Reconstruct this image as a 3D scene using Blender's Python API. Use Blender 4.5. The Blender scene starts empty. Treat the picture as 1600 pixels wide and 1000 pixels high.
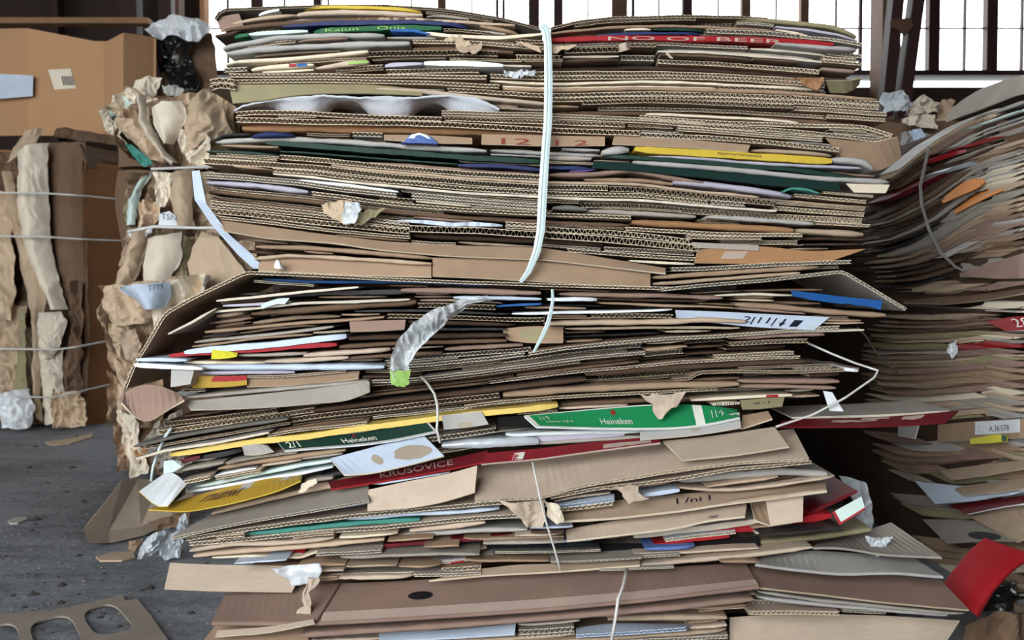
import bpy, math, random
import numpy as np
from mathutils import Vector, noise

# ------------------------------------------------------------------ camera, sky, light, exposure
SC = bpy.context.scene
COL = SC.collection
FPX = 35.0 / 36.0 * 1600.0
PITCH = math.atan(50.0 / FPX)
CAMH = 0.62
cam_d = bpy.data.cameras.new('camera'); cam = bpy.data.objects.new('camera', cam_d); COL.objects.link(cam)
cam_d.lens = 35.0; cam_d.sensor_width = 36.0; cam_d.sensor_fit = 'HORIZONTAL'
cam_d.clip_start = 0.02; cam_d.clip_end = 200
cam_d.dof.use_dof = True; cam_d.dof.focus_distance = 1.63; cam_d.dof.aperture_fstop = 9.0
cam.location = (0, 0, CAMH); cam.rotation_euler = (math.pi / 2 - PITCH, 0, 0)
SC.camera = cam
SC.view_settings.view_transform = 'Standard'; SC.view_settings.look = 'None'
SC.view_settings.gamma = 1.0; SC.view_settings.use_curve_mapping = False
SC.view_settings.exposure = 0.33
W = bpy.data.worlds.new('overcast_sky'); SC.world = W; W.use_nodes = True
bg = W.node_tree.nodes['Background']; bg.inputs['Color'].default_value = (0.95, 0.985, 1.0, 1); bg.inputs['Strength'].default_value = 4.9

def area_light(name, loc, target, size, size_y, power, color):
    d = bpy.data.lights.new(name, 'AREA'); d.shape = 'RECTANGLE'; d.size = size; d.size_y = size_y
    d.energy = power; d.color = color
    o = bpy.data.objects.new(name, d); COL.objects.link(o); o.location = loc
    o.rotation_euler = (Vector(target) - Vector(loc)).to_track_quat('-Z', 'Y').to_euler()
    return o
area_light('front_left_fill', (-1.6, -1.7, 1.75), (-0.1, 1.6, 0.6), 2.0, 1.7, 62, (0.97, 0.985, 1.0))  # added fill lamp standing in for soft daylight from the front left

def P(px, py, Y):
    a = (px - 800.0) / FPX; b = (500.0 - py) / FPX
    dy = math.cos(PITCH) + b * math.sin(PITCH); dz = -math.sin(PITCH) + b * math.cos(PITCH)
    s = Y / dy
    return np.array([a * s, Y, CAMH + dz * s])
def PF(px, py, z=0.0):
    a = (px - 800.0) / FPX; b = (500.0 - py) / FPX
    dy = math.cos(PITCH) + b * math.sin(PITCH); dz = -math.sin(PITCH) + b * math.cos(PITCH)
    s = (z - CAMH) / dz
    return np.array([a * s, dy * s, z])
PL = 1.63
MPP = PL / FPX                                     # metres per photo pixel on the front plane of the main stack
CAMV = np.array([0, 0, CAMH])

# ------------------------------------------------------------------ materials
def lin(c):
    return tuple((v / 255 / 12.92) if v / 255 <= 0.04045 else ((v / 255 + 0.055) / 1.055) ** 2.4 for v in c)
MATS = {}
def mat(name, rgb, rough=0.85, var=0.14, scale=14.0, fibre=True, metallic=0.0, spec=0.25, objvar=0.16, alpha=1.0, bump=0.12, trans=0.0):
    m = bpy.data.materials.new(name); m.use_nodes = True
    nt = m.node_tree; N = nt.nodes; L = nt.links
    b = N['Principled BSDF']
    b.inputs['Roughness'].default_value = rough; b.inputs['Metallic'].default_value = metallic
    b.inputs['Specular IOR Level'].default_value = spec
    if trans: b.inputs['Transmission Weight'].default_value = trans
    tc = N.new('ShaderNodeTexCoord')
    mp = N.new('ShaderNodeMapping'); L.new(tc.outputs['Object'], mp.inputs['Vector'])
    oi = N.new('ShaderNodeObjectInfo')
    n1 = N.new('ShaderNodeTexNoise'); n1.inputs['Scale'].default_value = scale; n1.inputs['Detail'].default_value = 5
    L.new(mp.outputs['Vector'], n1.inputs['Vector'])
    mp2 = N.new('ShaderNodeMapping'); mp2.inputs['Scale'].default_value = (1, 6, 6); L.new(tc.outputs['Object'], mp2.inputs['Vector'])
    n2 = N.new('ShaderNodeTexNoise'); n2.inputs['Scale'].default_value = 45; n2.inputs['Detail'].default_value = 3
    L.new(mp2.outputs['Vector'], n2.inputs['Vector'])
    ad = N.new('ShaderNodeMath'); ad.operation = 'MULTIPLY_ADD'; L.new(n2.outputs['Fac'], ad.inputs[0]); ad.inputs[1].default_value = 0.45 if fibre else 0.0
    L.new(n1.outputs['Fac'], ad.inputs[2])
    mr = N.new('ShaderNodeMapRange'); L.new(ad.outputs[0], mr.inputs['Value'])
    lo, hi = (0.45, 1.0) if fibre else (0.3, 0.7)
    mr.inputs['From Min'].default_value = lo; mr.inputs['From Max'].default_value = hi
    mr.inputs['To Min'].default_value = 1 - var; mr.inputs['To Max'].default_value = 1 + var
    mo = N.new('ShaderNodeMapRange'); L.new(oi.outputs['Random'], mo.inputs['Value'])
    mo.inputs['To Min'].default_value = 1 - objvar; mo.inputs['To Max'].default_value = 1 + objvar * 0.6
    mu = N.new('ShaderNodeMath'); mu.operation = 'MULTIPLY'; L.new(mr.outputs[0], mu.inputs[0]); L.new(mo.outputs[0], mu.inputs[1])
    mx = N.new('ShaderNodeVectorMath'); mx.operation = 'SCALE'; mx.inputs[0].default_value = lin(rgb); L.new(mu.outputs[0], mx.inputs['Scale'])
    L.new(mx.outputs[0], b.inputs['Base Color'])
    if bump:
        bp = N.new('ShaderNodeBump'); bp.inputs['Strength'].default_value = bump; bp.inputs['Distance'].default_value = 0.004
        L.new(ad.outputs[0], bp.inputs['Height']); L.new(bp.outputs[0], b.inputs['Normal'])
    if alpha < 1:
        t = N.new('ShaderNodeBsdfTransparent'); ms = N.new('ShaderNodeMixShader'); ms.inputs[0].default_value = alpha
        L.new(t.outputs[0], ms.inputs[1]); L.new(b.outputs[0], ms.inputs[2]); L.new(ms.outputs[0], N['Material Output'].inputs['Surface'])
    MATS[name] = m
    return m
for nm, rgb in dict(kraft=(163, 138, 114), kraft_dark=(110, 88, 70), kraft_light=(188, 166, 143), tan=(198, 180, 161), orange_kraft=(172, 130, 92),
                    rosy=(150, 125, 112), greyboard=(165, 158, 148), greyboard_dark=(112, 108, 102), olive=(150, 142, 110),
                    edge=(216, 201, 176), edge_grey=(206, 196, 178), edge_dark=(172, 155, 132), umber=(76, 59, 47)).items():
    mat(nm, rgb)
for nm, rgb in dict(cream=(226, 214, 190), white=(228, 234, 238), bluewhite=(196, 210, 228), lilac=(180, 176, 192), greypaper=(176, 174, 170),
                    mint=(206, 226, 220), black=(28, 27, 28), charcoal=(48, 46, 46), navy=(38, 48, 92), blue=(38, 92, 160), skyblue=(96, 122, 184), darkgreen=(24, 54, 44),
                    green=(28, 92, 58), bright_green=(30, 138, 84), bottle_green=(20, 46, 42), teal=(62, 132, 120), red=(158, 28, 36), brick_red=(128, 28, 36), dark_red=(104, 24, 32), maroon=(92, 28, 38), lime=(150, 190, 100),
                    yellow=(206, 178, 62), pale_yellow=(226, 198, 108), gold=(176, 142, 48), acid=(222, 216, 60), orange=(230, 140, 30), purple=(92, 70, 120),
                    stain=(168, 156, 138), scuff=(184, 164, 152), ink=(30, 34, 50), ink_red=(136, 60, 50), ink_brown=(90, 66, 60), ink_white=(224, 226, 216)).items():
    mat(nm, rgb, rough=0.55, var=0.07, fibre=False, objvar=0.06, bump=0.05)
mat('moulded_pulp', (200, 206, 214), rough=0.9, var=0.1, scale=60, objvar=0.03, bump=0.3)
mat('strap_plastic', (205, 224, 226), rough=0.3, var=0.08, fibre=False, objvar=0.03)
mat('clear_plastic', (226, 234, 240), rough=0.12, var=0.15, fibre=False, spec=0.8, alpha=0.62, objvar=0.03)
mat('thin_film', (228, 236, 240), rough=0.1, var=0.2, fibre=False, spec=0.9, alpha=0.42, objvar=0.03)
mat('cloudy_plastic', (190, 198, 204), rough=0.15, var=0.25, fibre=False, spec=0.8, alpha=0.85, objvar=0.03)
mat('black_plastic', (34, 38, 38), rough=0.2, var=0.2, fibre=False, spec=0.7)
mat('wire', (205, 205, 200), rough=0.4, fibre=False, spec=0.5)
mat('dull_wire', (150, 148, 142), rough=0.5, fibre=False, spec=0.5)
mat('steel_dark', (58, 38, 36), rough=0.6, fibre=False)
mat('steel_brown', (104, 78, 62), rough=0.7, fibre=False)
mat('wood', (140, 110, 84), rough=0.8)
mat('box_brown', (186, 146, 108), rough=0.8, var=0.06, scale=5)
mat('bale_brown', (146, 100, 64), rough=0.85, var=0.12, scale=5)
mat('paper_brown', (198, 176, 150), rough=0.85, var=0.12)
mat('floor_board', (152, 142, 132))
mat('paper_pale', (226, 215, 196), rough=0.85, var=0.1)
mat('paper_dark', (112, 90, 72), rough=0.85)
# ------------------------------------------------------------------ objects
REG = []                 # records of every laid sheet, used to write the labels
def prop(o, label, cat, group=None, kind=None):
    if label: o['label'] = label
    if cat: o['category'] = cat
    if group: o['group'] = group
    if kind: o['kind'] = kind
    return o
def mesh_obj(name, V, Fc, mats, mi=None, parent=None, centre=True, smooth=False):
    V = np.asarray(V, dtype=float)
    c = V.mean(0) if centre else np.zeros(3)
    if parent is not None: c = np.array(parent.location)
    me = bpy.data.meshes.new(name)
    me.from_pydata((V - c).tolist(), [], Fc)
    for m in mats: me.materials.append(MATS[m] if isinstance(m, str) else m)
    if mi is not None and len(mats) > 1: me.polygons.foreach_set('material_index', np.asarray(mi, dtype=np.int32))
    if smooth: me.polygons.foreach_set('use_smooth', np.ones(len(me.polygons), dtype=bool))
    me.update()
    o = bpy.data.objects.new(name, me); COL.objects.link(o)
    if parent is not None: o.parent = parent
    else: o.location = c
    return o
def resample(pts, step):
    pts = np.asarray(pts, float); d = np.r_[0, np.cumsum(np.linalg.norm(np.diff(pts, axis=0), axis=1))]
    n = max(2, int(d[-1] / step) + 1); s = np.linspace(0, d[-1], n)
    return np.stack([np.interp(s, d, pts[:, k]) for k in range(pts.shape[1])], 1)
def resample_n(pts, n):
    pts = np.asarray(pts, float); d = np.r_[0, np.cumsum(np.linalg.norm(np.diff(pts, axis=0), axis=1))]
    s = np.linspace(0, d[-1], n)
    return np.stack([np.interp(s, d, pts[:, k]) for k in range(pts.shape[1])], 1)
def nz(x, y, s): return noise.noise(Vector((x, y, s * 7.31)))

def build_sheet(name, F, B, th, style, face, edge, pitch=0.0075, wob=0.0008, rag=0.0, seed=0, under=None, fz=None, soft=0.0):
    """A board between the front edge F and the back edge B (n x 3 each, metres), th thick."""
    rnd = random.Random(seed)
    F = resample(F, 0.012 if not soft else 0.006); n = len(F); B = resample_n(B, n)
    if fz and n > 6:
        for A in (F, B):
            for _ in range(2): A[1:-1] = 0.25 * A[:-2] + 0.5 * A[1:-1] + 0.25 * A[2:]
    Wv = B - F; Ln = np.linalg.norm(Wv, axis=1); Wv /= Ln[:, None]
    T = np.gradient(F, axis=0); T /= np.linalg.norm(T, axis=1)[:, None] + 1e-12
    Nv = np.cross(T, Wv); Nv /= np.linalg.norm(Nv, axis=1)[:, None] + 1e-12
    s = np.r_[0, np.cumsum(np.linalg.norm(np.diff(F, axis=0), axis=1))]
    wv = np.array([wob * (nz(a * 9, 0.3, seed) + 0.6 * nz(a * 28, 4.3, seed)) for a in s])
    wy = np.array([rag * (nz(a * 45, 8.3, seed) + nz(a * 130, 1.3, seed)) + (0.0006 if fz else 0.0022) * nz(a * 7, 2.7, seed) for a in s])
    ls = s[-1]; de = np.minimum(s, ls - s); sl0, sl1 = rnd.uniform(-1, 1), rnd.uniform(-1, 1)
    if soft:
        wy = wy + soft * 0.014 * (max(0, sl0) * np.exp(-s / 0.012) + max(0, sl1) * np.exp(-(ls - s) / 0.012))
    thk = np.array([1 - soft * (0.45 * math.exp(-d / 0.014)) + soft * (0.22 * nz(a * 22, 6.1, seed) + 0.16 * nz(a * 70, 9.1, seed)) for a, d in zip(s, de)])
    if style in 'FD': thk = 1 - 0.12 * np.exp(-de / 0.02)
    F = F + Nv * wv[:, None] + Wv * wy[:, None]
    B = B + Nv * wv[:, None] * 0.5
    V = []; Fc = []; MI = []; RV = []; RF = []
    h = th / 2
    def extrude(prof, mids, closed=True, FF=F, BB=B, NN=Nv, WW=Wv):
        k = len(prof); base = len(V); m = len(FF)
        for i in range(m):
            L = np.linalg.norm(BB[i] - FF[i])
            for (w, nn) in prof:
                ww = L if w is None else w
                V.append(FF[i] + WW[i] * ww + NN[i] * nn * (thk[i] if style not in 'FD' else 1))
        for i in range(m - 1):
            for j in range(k if closed else k - 1):
                j2 = (j + 1) % k
                a = base + i * k
                Fc.append((a + j, a + j2, a + k + j2, a + k + j)); MI.append(mids[j])
        Fc.append(tuple(base + j for j in range(k))[::-1]); MI.append(1)
        Fc.append(tuple(base + (m - 1) * k + j for j in range(k))); MI.append(1)
    mats = [face, edge, under or face]
    if style == 'F' or style == 'D':
        tl = min(0.0009, th * 0.15)
        extrude([(None, h), (0, h), (0, h - tl), (None, h - tl)], [0, 1, 0, 0])
        extrude([(None, -h + tl), (0, -h + tl), (0, -h), (None, -h)], [2, 1, 2, 0])
        layers = [(-h + tl, h - tl)]
        if style == 'D':
            layers = [(-h + tl, -tl / 2), (tl / 2, h - tl)]
            extrude([(None, tl / 2), (0, tl / 2), (0, -tl / 2), (None, -tl / 2)], [0, 1, 0, 0])
        total = s[-1]; ns = max(4, int(total / pitch * 4))
        ss = np.linspace(0, total, ns)
        Fi = np.stack([np.interp(ss, s, F[:, k]) for k in range(3)], 1)
        Ni = np.stack([np.interp(ss, s, Nv[:, k]) for k in range(3)], 1)
        Wi = np.stack([np.interp(ss, s, Wv[:, k]) for k in range(3)], 1)
        for li, (lo, hi) in enumerate(layers):
            tf = min(0.0008, (hi - lo) * 0.2); mid = (lo + hi) / 2; am = (hi - lo) / 2 - tf / 2
            ph = rnd.random() * 6
            crush = np.array([1 - 0.35 * max(0, nz(a * 11, 5.1 + li, seed + 3)) for a in ss])
            cz = mid + am * np.sin(np.arange(ns) * math.pi / 2 + math.pi / 4 + (ph if li else 0)) * 1.35 * crush
            cz = np.clip(cz, mid - am, mid + am)
            base = len(RV); dp = 0.03
            f0 = Fi + Wi * 0.0003
            for i in range(ns):
                RV.append(f0[i] + Ni[i] * (cz[i] + tf / 2)); RV.append(f0[i] + Ni[i] * (cz[i] - tf / 2))
                RV.append(f0[i] + Wi[i] * dp + Ni[i] * (cz[i] + tf / 2)); RV.append(f0[i] + Wi[i] * dp + Ni[i] * (cz[i] - tf / 2))
            for i in range(ns - 1):
                a = base + 4 * i; b = a + 4
                RF += [(a, a + 1, b + 1, b), (a + 2, a, b, b + 2), (a + 1, a + 3, b + 3, b + 1)]
    elif style == 'R':
        r = min(h * 1.2, 0.006)
        prof = [(None, h), (r, h), (r * 0.45, h * 0.82), (r * 0.1, h * 0.42), (0, 0), (r * 0.1, -h * 0.42), (r * 0.45, -h * 0.82), (r, -h), (None, -h)]
        extrude(prof, [0, 0, 0, 0, 0, 0, 0, 2, 0])
    else:
        e = min(0.0004, h * 0.4)
        extrude([(None, h), (e, h), (0, h - e), (0, -h + e), (e, -h), (None, -h)], [0, 1, 1, 1, 2, 0])
    o = mesh_obj(name, V, Fc, mats, MI)
    if RV: mesh_obj('fluting', RV, RF, [edge], parent=o)
    o_frame = dict(F=F, B=B, N=Nv, W=Wv, s=s / s[-1], h=h)
    return o, o_frame

# occupancy of the photo plane, 4 px columns x 1 px rows
NC = 420; NR = 1120
OCC = np.zeros((NC, NR), bool); OCCR = np.zeros((NC, NR), bool)
def mark(occ, pts_top, pts_bot):
    pt = np.asarray(pts_top, float); pb = np.asarray(pts_bot, float)
    x0 = max(min(pt[:, 0]), min(pb[:, 0])); x1 = min(max(pt[:, 0]), max(pb[:, 0]))
    it = np.argsort(pt[:, 0], kind='stable'); ib = np.argsort(pb[:, 0], kind='stable')
    for c in range(int(x0 // 4), int(x1 // 4) + 1):
        if 0 <= c < NC:
            a = np.interp(c * 4 + 2, pt[it, 0], pt[it, 1]); b = np.interp(c * 4 + 2, pb[ib, 0], pb[ib, 1])
            occ[c, max(0, int(round(a))):max(0, int(round(b)))] = True
SEED = [100]
def nseed():
    SEED[0] += 1; return SEED[0]
EDGE_OF = {'greyboard': 'edge_grey', 'greyboard_dark': 'edge_dark', 'greypaper': 'edge_grey', 'umber': 'edge_dark', 'kraft_dark': 'edge_dark', 'rosy': 'edge_dark'}
KIND = {'F': ('corrugated_sheet', 'cardboard'), 'D': ('corrugated_sheet', 'cardboard'), 'R': ('folded_carton', 'cardboard'), 'P': ('paperboard_sheet', 'paperboard')}
YFUN = {'main': lambda px, py=0: PL, 'side': lambda px, py=0: 1.86 + max(0, 1600 - px) * 0.0026}
def sh(lab, pts, th, st, face, lm=None, y=-0.002, depth=0.15, stack='main', edge=None, under=None, rag=0.0004, name=None, cat=None, pitch=None, wob=0.0009, reg=True, group=None, wire_mark=True):
    """A level sheet: its front edge follows photo points pts on the stack's front plane, th in photo pixels."""
    sd = nseed(); yf = YFUN[stack]
    F = []
    for p in resample(pts, 8.0):
        if reg: F.append(P(p[0], p[1], yf(p[0]) + y))
        else:
            Y0 = yf(p[0]) - (0.075 * min(1, max(0, (p[1] - 620) / 240)) if stack == 'main' else 0)
            F.append(P(p[0], p[1], Y0) + np.array([0, y, 0]))
    F = np.array(F); B = F + np.array([0, depth, 0])
    nm, ct = KIND[st]
    o, fr = build_sheet(name or nm, F, B, th * MPP, st, face, edge or EDGE_OF.get(face, 'edge' if st in 'FD' else face), pitch or 0.0074, wob, rag, sd, under, soft=1.0 if st in 'RP' else 0.0)
    prop(o, lab, cat or ct, group)
    pa = np.asarray(pts, float); occ = OCC if stack == 'main' else OCCR
    mark(occ, pa - [0, th / 2], pa + [0, th / 2])
    if reg: REG.append(dict(o=o, pts=pa, th=th, lm=lm, lab=lab, st=st, face=face, stack=stack))
    fr['o'] = o
    return fr
def pn(lab, top, bot, face, st='P', yt=0.0, yb=-0.03, th=3.5, lm=None, stack='main', edge=None, under=None, name='opened_carton', cat='cardboard', wob=0.0007, rag=0.0, pitch=None, Y=None, group=None):
    """A panel facing out of the stack between its upper edge and its lower (outer) edge."""
    sd = nseed(); yf = YFUN[stack] if Y is None else (lambda px: Y)
    F = np.array([P(p[0], p[1], yf(p[0]) + yb) for p in resample(bot, 8.0)])
    B = np.array([P(p[0], p[1], yf(p[0]) + yt) for p in resample(top, 8.0)])
    o, fr = build_sheet(name, F, B, th * MPP, st, face, edge or EDGE_OF.get(face, 'edge' if face in ('kraft', 'tan', 'kraft_light', 'orange_kraft') else face), pitch or 0.0085, wob * 0.6, rag, sd, under, fz=True)
    prop(o, lab, cat, group)
    if Y is None:
        mark(OCC if stack == 'main' else OCCR, top, np.asarray(bot, float) + [0, th / 2])
        REG.append(dict(o=o, pts=(resample_n(top, 9) + resample_n(bot, 9)) / 2, th=abs(np.mean([p[1] for p in bot]) - np.mean([p[1] for p in top])), lm=lm, lab=lab, st=st, face=face, stack=stack))
    fr['o'] = o
    return fr
def void(top, bot): mark(OCC, top, bot)

def frame_at(fr, u):
    return [np.array([np.interp(u, fr['s'], fr[k][:, j]) for j in range(3)]) for k in 'FBN']
def on_panel(fr, u, v, off=0.0007):
    f, b, n = frame_at(fr, u); p = f + (b - f) * v
    sg = 1.0 if np.dot(n, CAMV - p) > 0 else -1.0
    return p + n * sg * (fr['h'] + off)
def on_edge(fr, u, v, off=0.0008):
    f, b, n = frame_at(fr, u); w = (b - f) / np.linalg.norm(b - f)
    return f + n * fr['h'] * v - w * off
def patch(fr, name, u0, u1, v0, v1, m, label=None, edge=False, shape='rect', rag=0.0):
    fn = on_edge if edge else on_panel
    V = []; Fc = []
    if shape == 'rect':
        nu = max(2, int(abs(u1 - u0) * 24) + 2); nv = 4
        for j in range(nv):
            for i in range(nu):
                V.append(fn(fr, u0 + (u1 - u0) * i / (nu - 1), v0 + (v1 - v0) * (j / (nv - 1)) + (rag * nz(i * 1.7, j, len(name)) if rag else 0)))
        for j in range(nv - 1):
            for i in range(nu - 1):
                a = j * nu + i; Fc.append((a, a + 1, a + nu + 1, a + nu))
    else:
        V.append(fn(fr, (u0 + u1) / 2, (v0 + v1) / 2)); k = 24
        for ring in (0.5, 1.0):
            for i in range(k):
                t = 2 * math.pi * i / k; r = ring * (1 + (0.18 * nz(math.cos(t) * 2, math.sin(t) * 2, len(name) + u0 * 9) if shape == 'blob' else 0))
                V.append(fn(fr, (u0 + u1) / 2 + (u1 - u0) / 2 * r * math.cos(t), (v0 + v1) / 2 + (v1 - v0) / 2 * r * math.sin(t)))
        for i in range(k):
            j = (i + 1) % k
            Fc.append((0, 1 + i, 1 + j)); Fc.append((1 + i, 1 + k + i, 1 + k + j, 1 + j))
    o = mesh_obj(name, V, Fc, [m], parent=fr['o'])
    if label: o['label'] = label
    return o
def poly_on(fr, name, pts, m, off=0.0011):
    V = [on_panel(fr, u, v, off) for u, v in pts]
    return mesh_obj(name, V, [tuple(range(len(V)))], [m], parent=fr['o'])
def text_mesh(body):
    cu = bpy.data.curves.new('lettering_curve', 'FONT'); cu.body = body; cu.size = 1; cu.resolution_u = 3
    tmp = bpy.data.objects.new('lettering_tmp', cu); COL.objects.link(tmp)
    bpy.context.view_layer.update()
    me = bpy.data.meshes.new_from_object(tmp)
    V = np.array([v.co[:2] for v in me.vertices]); Fc = [tuple(p.vertices) for p in me.polygons]
    bpy.data.objects.remove(tmp); bpy.data.curves.remove(cu); bpy.data.meshes.remove(me)
    V = (V - V.min(0)) / (V.max(0) - V.min(0) + 1e-9)
    return V, Fc
def letters(fr, body, u0, u1, v0, v1, m, edge=False, off=0.0013):
    V, Fc = text_mesh(body); fn = on_edge if edge else on_panel
    Q = [fn(fr, u0 + (u1 - u0) * a, v0 + (v1 - v0) * b, off) for a, b in V]
    return mesh_obj('lettering', Q, Fc, [m], parent=fr['o'])
def star(fr, uc, vc, ru, rv, m):
    pts = []
    for i in range(10):
        r = 1.0 if i % 2 == 0 else 0.42; a = math.pi / 2 + i * math.pi / 5
        pts.append((uc + ru * r * math.cos(a), vc + rv * r * math.sin(a)))
    V = [on_panel(fr, uc, vc, 0.0015)] + [on_panel(fr, u, v, 0.0015) for u, v in pts]
    return mesh_obj('printed_star', V, [(0, 1 + i, 1 + (i + 1) % 10) for i in range(10)], [m], parent=fr['o'])

def crumple(name, label, cat, Lp, Rp, Y, m, amp=0.02, seed=1, bulge=0.0, freq=9.0, th=0.003, tilt=0.0, nu=26, nv=40, under=None, group=None, parent=None, rag=0.004, Yr=None, sharp=0.6, jit=1.0, fold=0.0, smooth=False):
    """A creased sheet between two polylines of photo points (left edge, right edge, both from top to bottom) at depth Y, folded in and out by amp."""
    Lp = resample_n(Lp, nv); Rp = resample_n(Rp, nv); V = []; Fc = []
    Yr = Y if Yr is None else Yr
    def rid(a, b, s_): return 1 - 3.2 * abs(nz(a, b, s_))
    for j in range(nv):
        v = j / (nv - 1)
        for i in range(nu):
            u = i / (nu - 1); p = Lp[j] * (1 - u) + Rp[j] * u
            Yb = Y * (1 - u) + Yr * u
            q = P(p[0], p[1], Yb)
            x, z = q[0] * freq, q[2] * freq
            wx = x + 0.5 * nz(x * 0.7, z * 0.7, seed + 20)
            w = nz(x * 1.0 + 3, z * 0.55, seed)
            d = amp * (w * 1.2 * (1 - sharp) + sharp * (0.55 * rid(wx * 1.3, z * 0.6 + 5, seed + 5) + 0.38 * rid(wx * 2.6 + z * 0.8, z * 1.5 - x * 0.5, seed + 6) + 0.2 * rid(x * 5.2, z * 3.6, seed + 9)))
            if fold: d += fold * rid(u * 2.2 + 0.35 * nz(v * 3, 1.7, seed), v * 0.8, seed + 13)
            edge_k = jit * amp * 0.4
            q = q + np.array([edge_k * nz(x * 1.3, z * 1.3, seed + 2), -d - bulge * math.sin(math.pi * u) + tilt * (v - 0.5), edge_k * nz(x * 1.3 + 9, z * 1.3, seed + 3)])
            if min(u, 1 - u, v, 1 - v) < 0.001 and rag: q = q + np.array([rag * nz(x * 4, z * 4, seed + 11), 0, rag * nz(x * 4 + 4, z * 4, seed + 12)]) * 2 * jit
            V.append(q)
    V = np.array(V); K = nu * nv
    V2 = V + np.array([0, th, 0])
    VV = np.vstack([V, V2]); MI = []
    for j in range(nv - 1):
        for i in range(nu - 1):
            a = j * nu + i
            Fc.append((a, a + nu, a + nu + 1, a + 1)); MI.append(0)
            Fc.append((K + a, K + a + 1, K + a + nu + 1, K + a + nu)); MI.append(1)
    ring = [i for i in range(nu)] + [j * nu + nu - 1 for j in range(1, nv)] + [(nv - 1) * nu + i for i in range(nu - 2, -1, -1)] + [j * nu for j in range(nv - 2, 0, -1)]
    for k in range(len(ring)):
        a, b = ring[k], ring[(k + 1) % len(ring)]
        Fc.append((a, b, K + b, K + a)); MI.append(0)
    o = mesh_obj(name, VV, Fc, [m, under or m], MI, parent=parent, smooth=smooth)
    if label: prop(o, label, cat, group)
    return o
def tube(name, label, cat, pts3, r, m, group=None, k=6, parent=None, step=0.02):
    pts = resample(pts3, step) if step else np.asarray(pts3, float)
    T = np.gradient(pts, axis=0); T /= np.linalg.norm(T, axis=1)[:, None] + 1e-9
    V = []; Fc = []
    for i, p in enumerate(pts):
        a = np.cross(T[i], [0.13, 0.97, 0.2]); a /= np.linalg.norm(a) + 1e-9; b = np.cross(T[i], a)
        for j in range(k):
            t = 2 * math.pi * j / k; V.append(p + (a * math.cos(t) + b * math.sin(t)) * r)
    for i in range(len(pts) - 1):
        for j in range(k):
            j2 = (j + 1) % k; Fc.append((i * k + j, i * k + j2, (i + 1) * k + j2, (i + 1) * k + j))
    Fc.append(tuple(range(k))[::-1]); Fc.append(tuple((len(pts) - 1) * k + j for j in range(k)))
    o = mesh_obj(name, V, Fc, [m], smooth=True, parent=parent)
    if label: prop(o, label, cat, group)
    return o
def band(name, label, cat, pts, width, Y, m, th=0.0012, group=None, bend=0.0):
    """A flat strap seen face on; pts photo points, width in photo pixels (one number or one per point)."""
    pts = np.asarray(pts, float); w = np.full(len(pts), width, float) if np.isscalar(width) else np.asarray(width, float)
    Ya = np.full(len(pts), Y, float) if np.isscalar(Y) else np.asarray(Y, float)
    al = resample_n(np.c_[pts, w, Ya], 60)
    T = np.gradient(al[:, :2], axis=0); T /= np.linalg.norm(T, axis=1)[:, None] + 1e-9
    Nn = np.stack([-T[:, 1], T[:, 0]], 1)
    V = []; Fc = []; pr = [(-1, 0), (-0.35, -0.0012), (0, 0.0004), (0.35, -0.0012), (1, 0)]; k = len(pr)
    for i in range(60):
        for (c, dy) in pr:
            q = al[i, :2] + Nn[i] * c * al[i, 2] / 2; V.append(P(q[0], q[1], al[i, 3] + dy))
        for (c, dy) in pr[::-1]:
            q = al[i, :2] + Nn[i] * c * al[i, 2] / 2; V.append(P(q[0], q[1], al[i, 3] + dy + th))
    K = 2 * k
    for i in range(59):
        for j in range(K):
            j2 = (j + 1) % K; Fc.append((i * K + j, i * K + j2, (i + 1) * K + j2, (i + 1) * K + j))
    Fc.append(tuple(range(K))[::-1]); Fc.append(tuple(59 * K + j for j in range(K)))
    o = mesh_obj(name, V, Fc, [m]); prop(o, label, cat, group)
    return o
def boxm(lo, hi):
    x0, y0, z0 = lo; x1, y1, z1 = hi
    V = [(x0, y0, z0), (x1, y0, z0), (x1, y1, z0), (x0, y1, z0), (x0, y0, z1), (x1, y0, z1), (x1, y1, z1), (x0, y1, z1)]
    return V, [(0, 3, 2, 1), (4, 5, 6, 7), (0, 1, 5, 4), (1, 2, 6, 5), (2, 3, 7, 6), (3, 0, 4, 7)]
def boxes(name, lst, m, parent=None):
    V = []; Fc = []
    for lo, hi in lst:
        v, f = boxm(lo, hi); b = len(V); V += v; Fc += [tuple(b + i for i in q) for q in f]
    return mesh_obj(name, V, Fc, [m], parent=parent)
def struct(o): o['kind'] = 'structure'; return o
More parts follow.
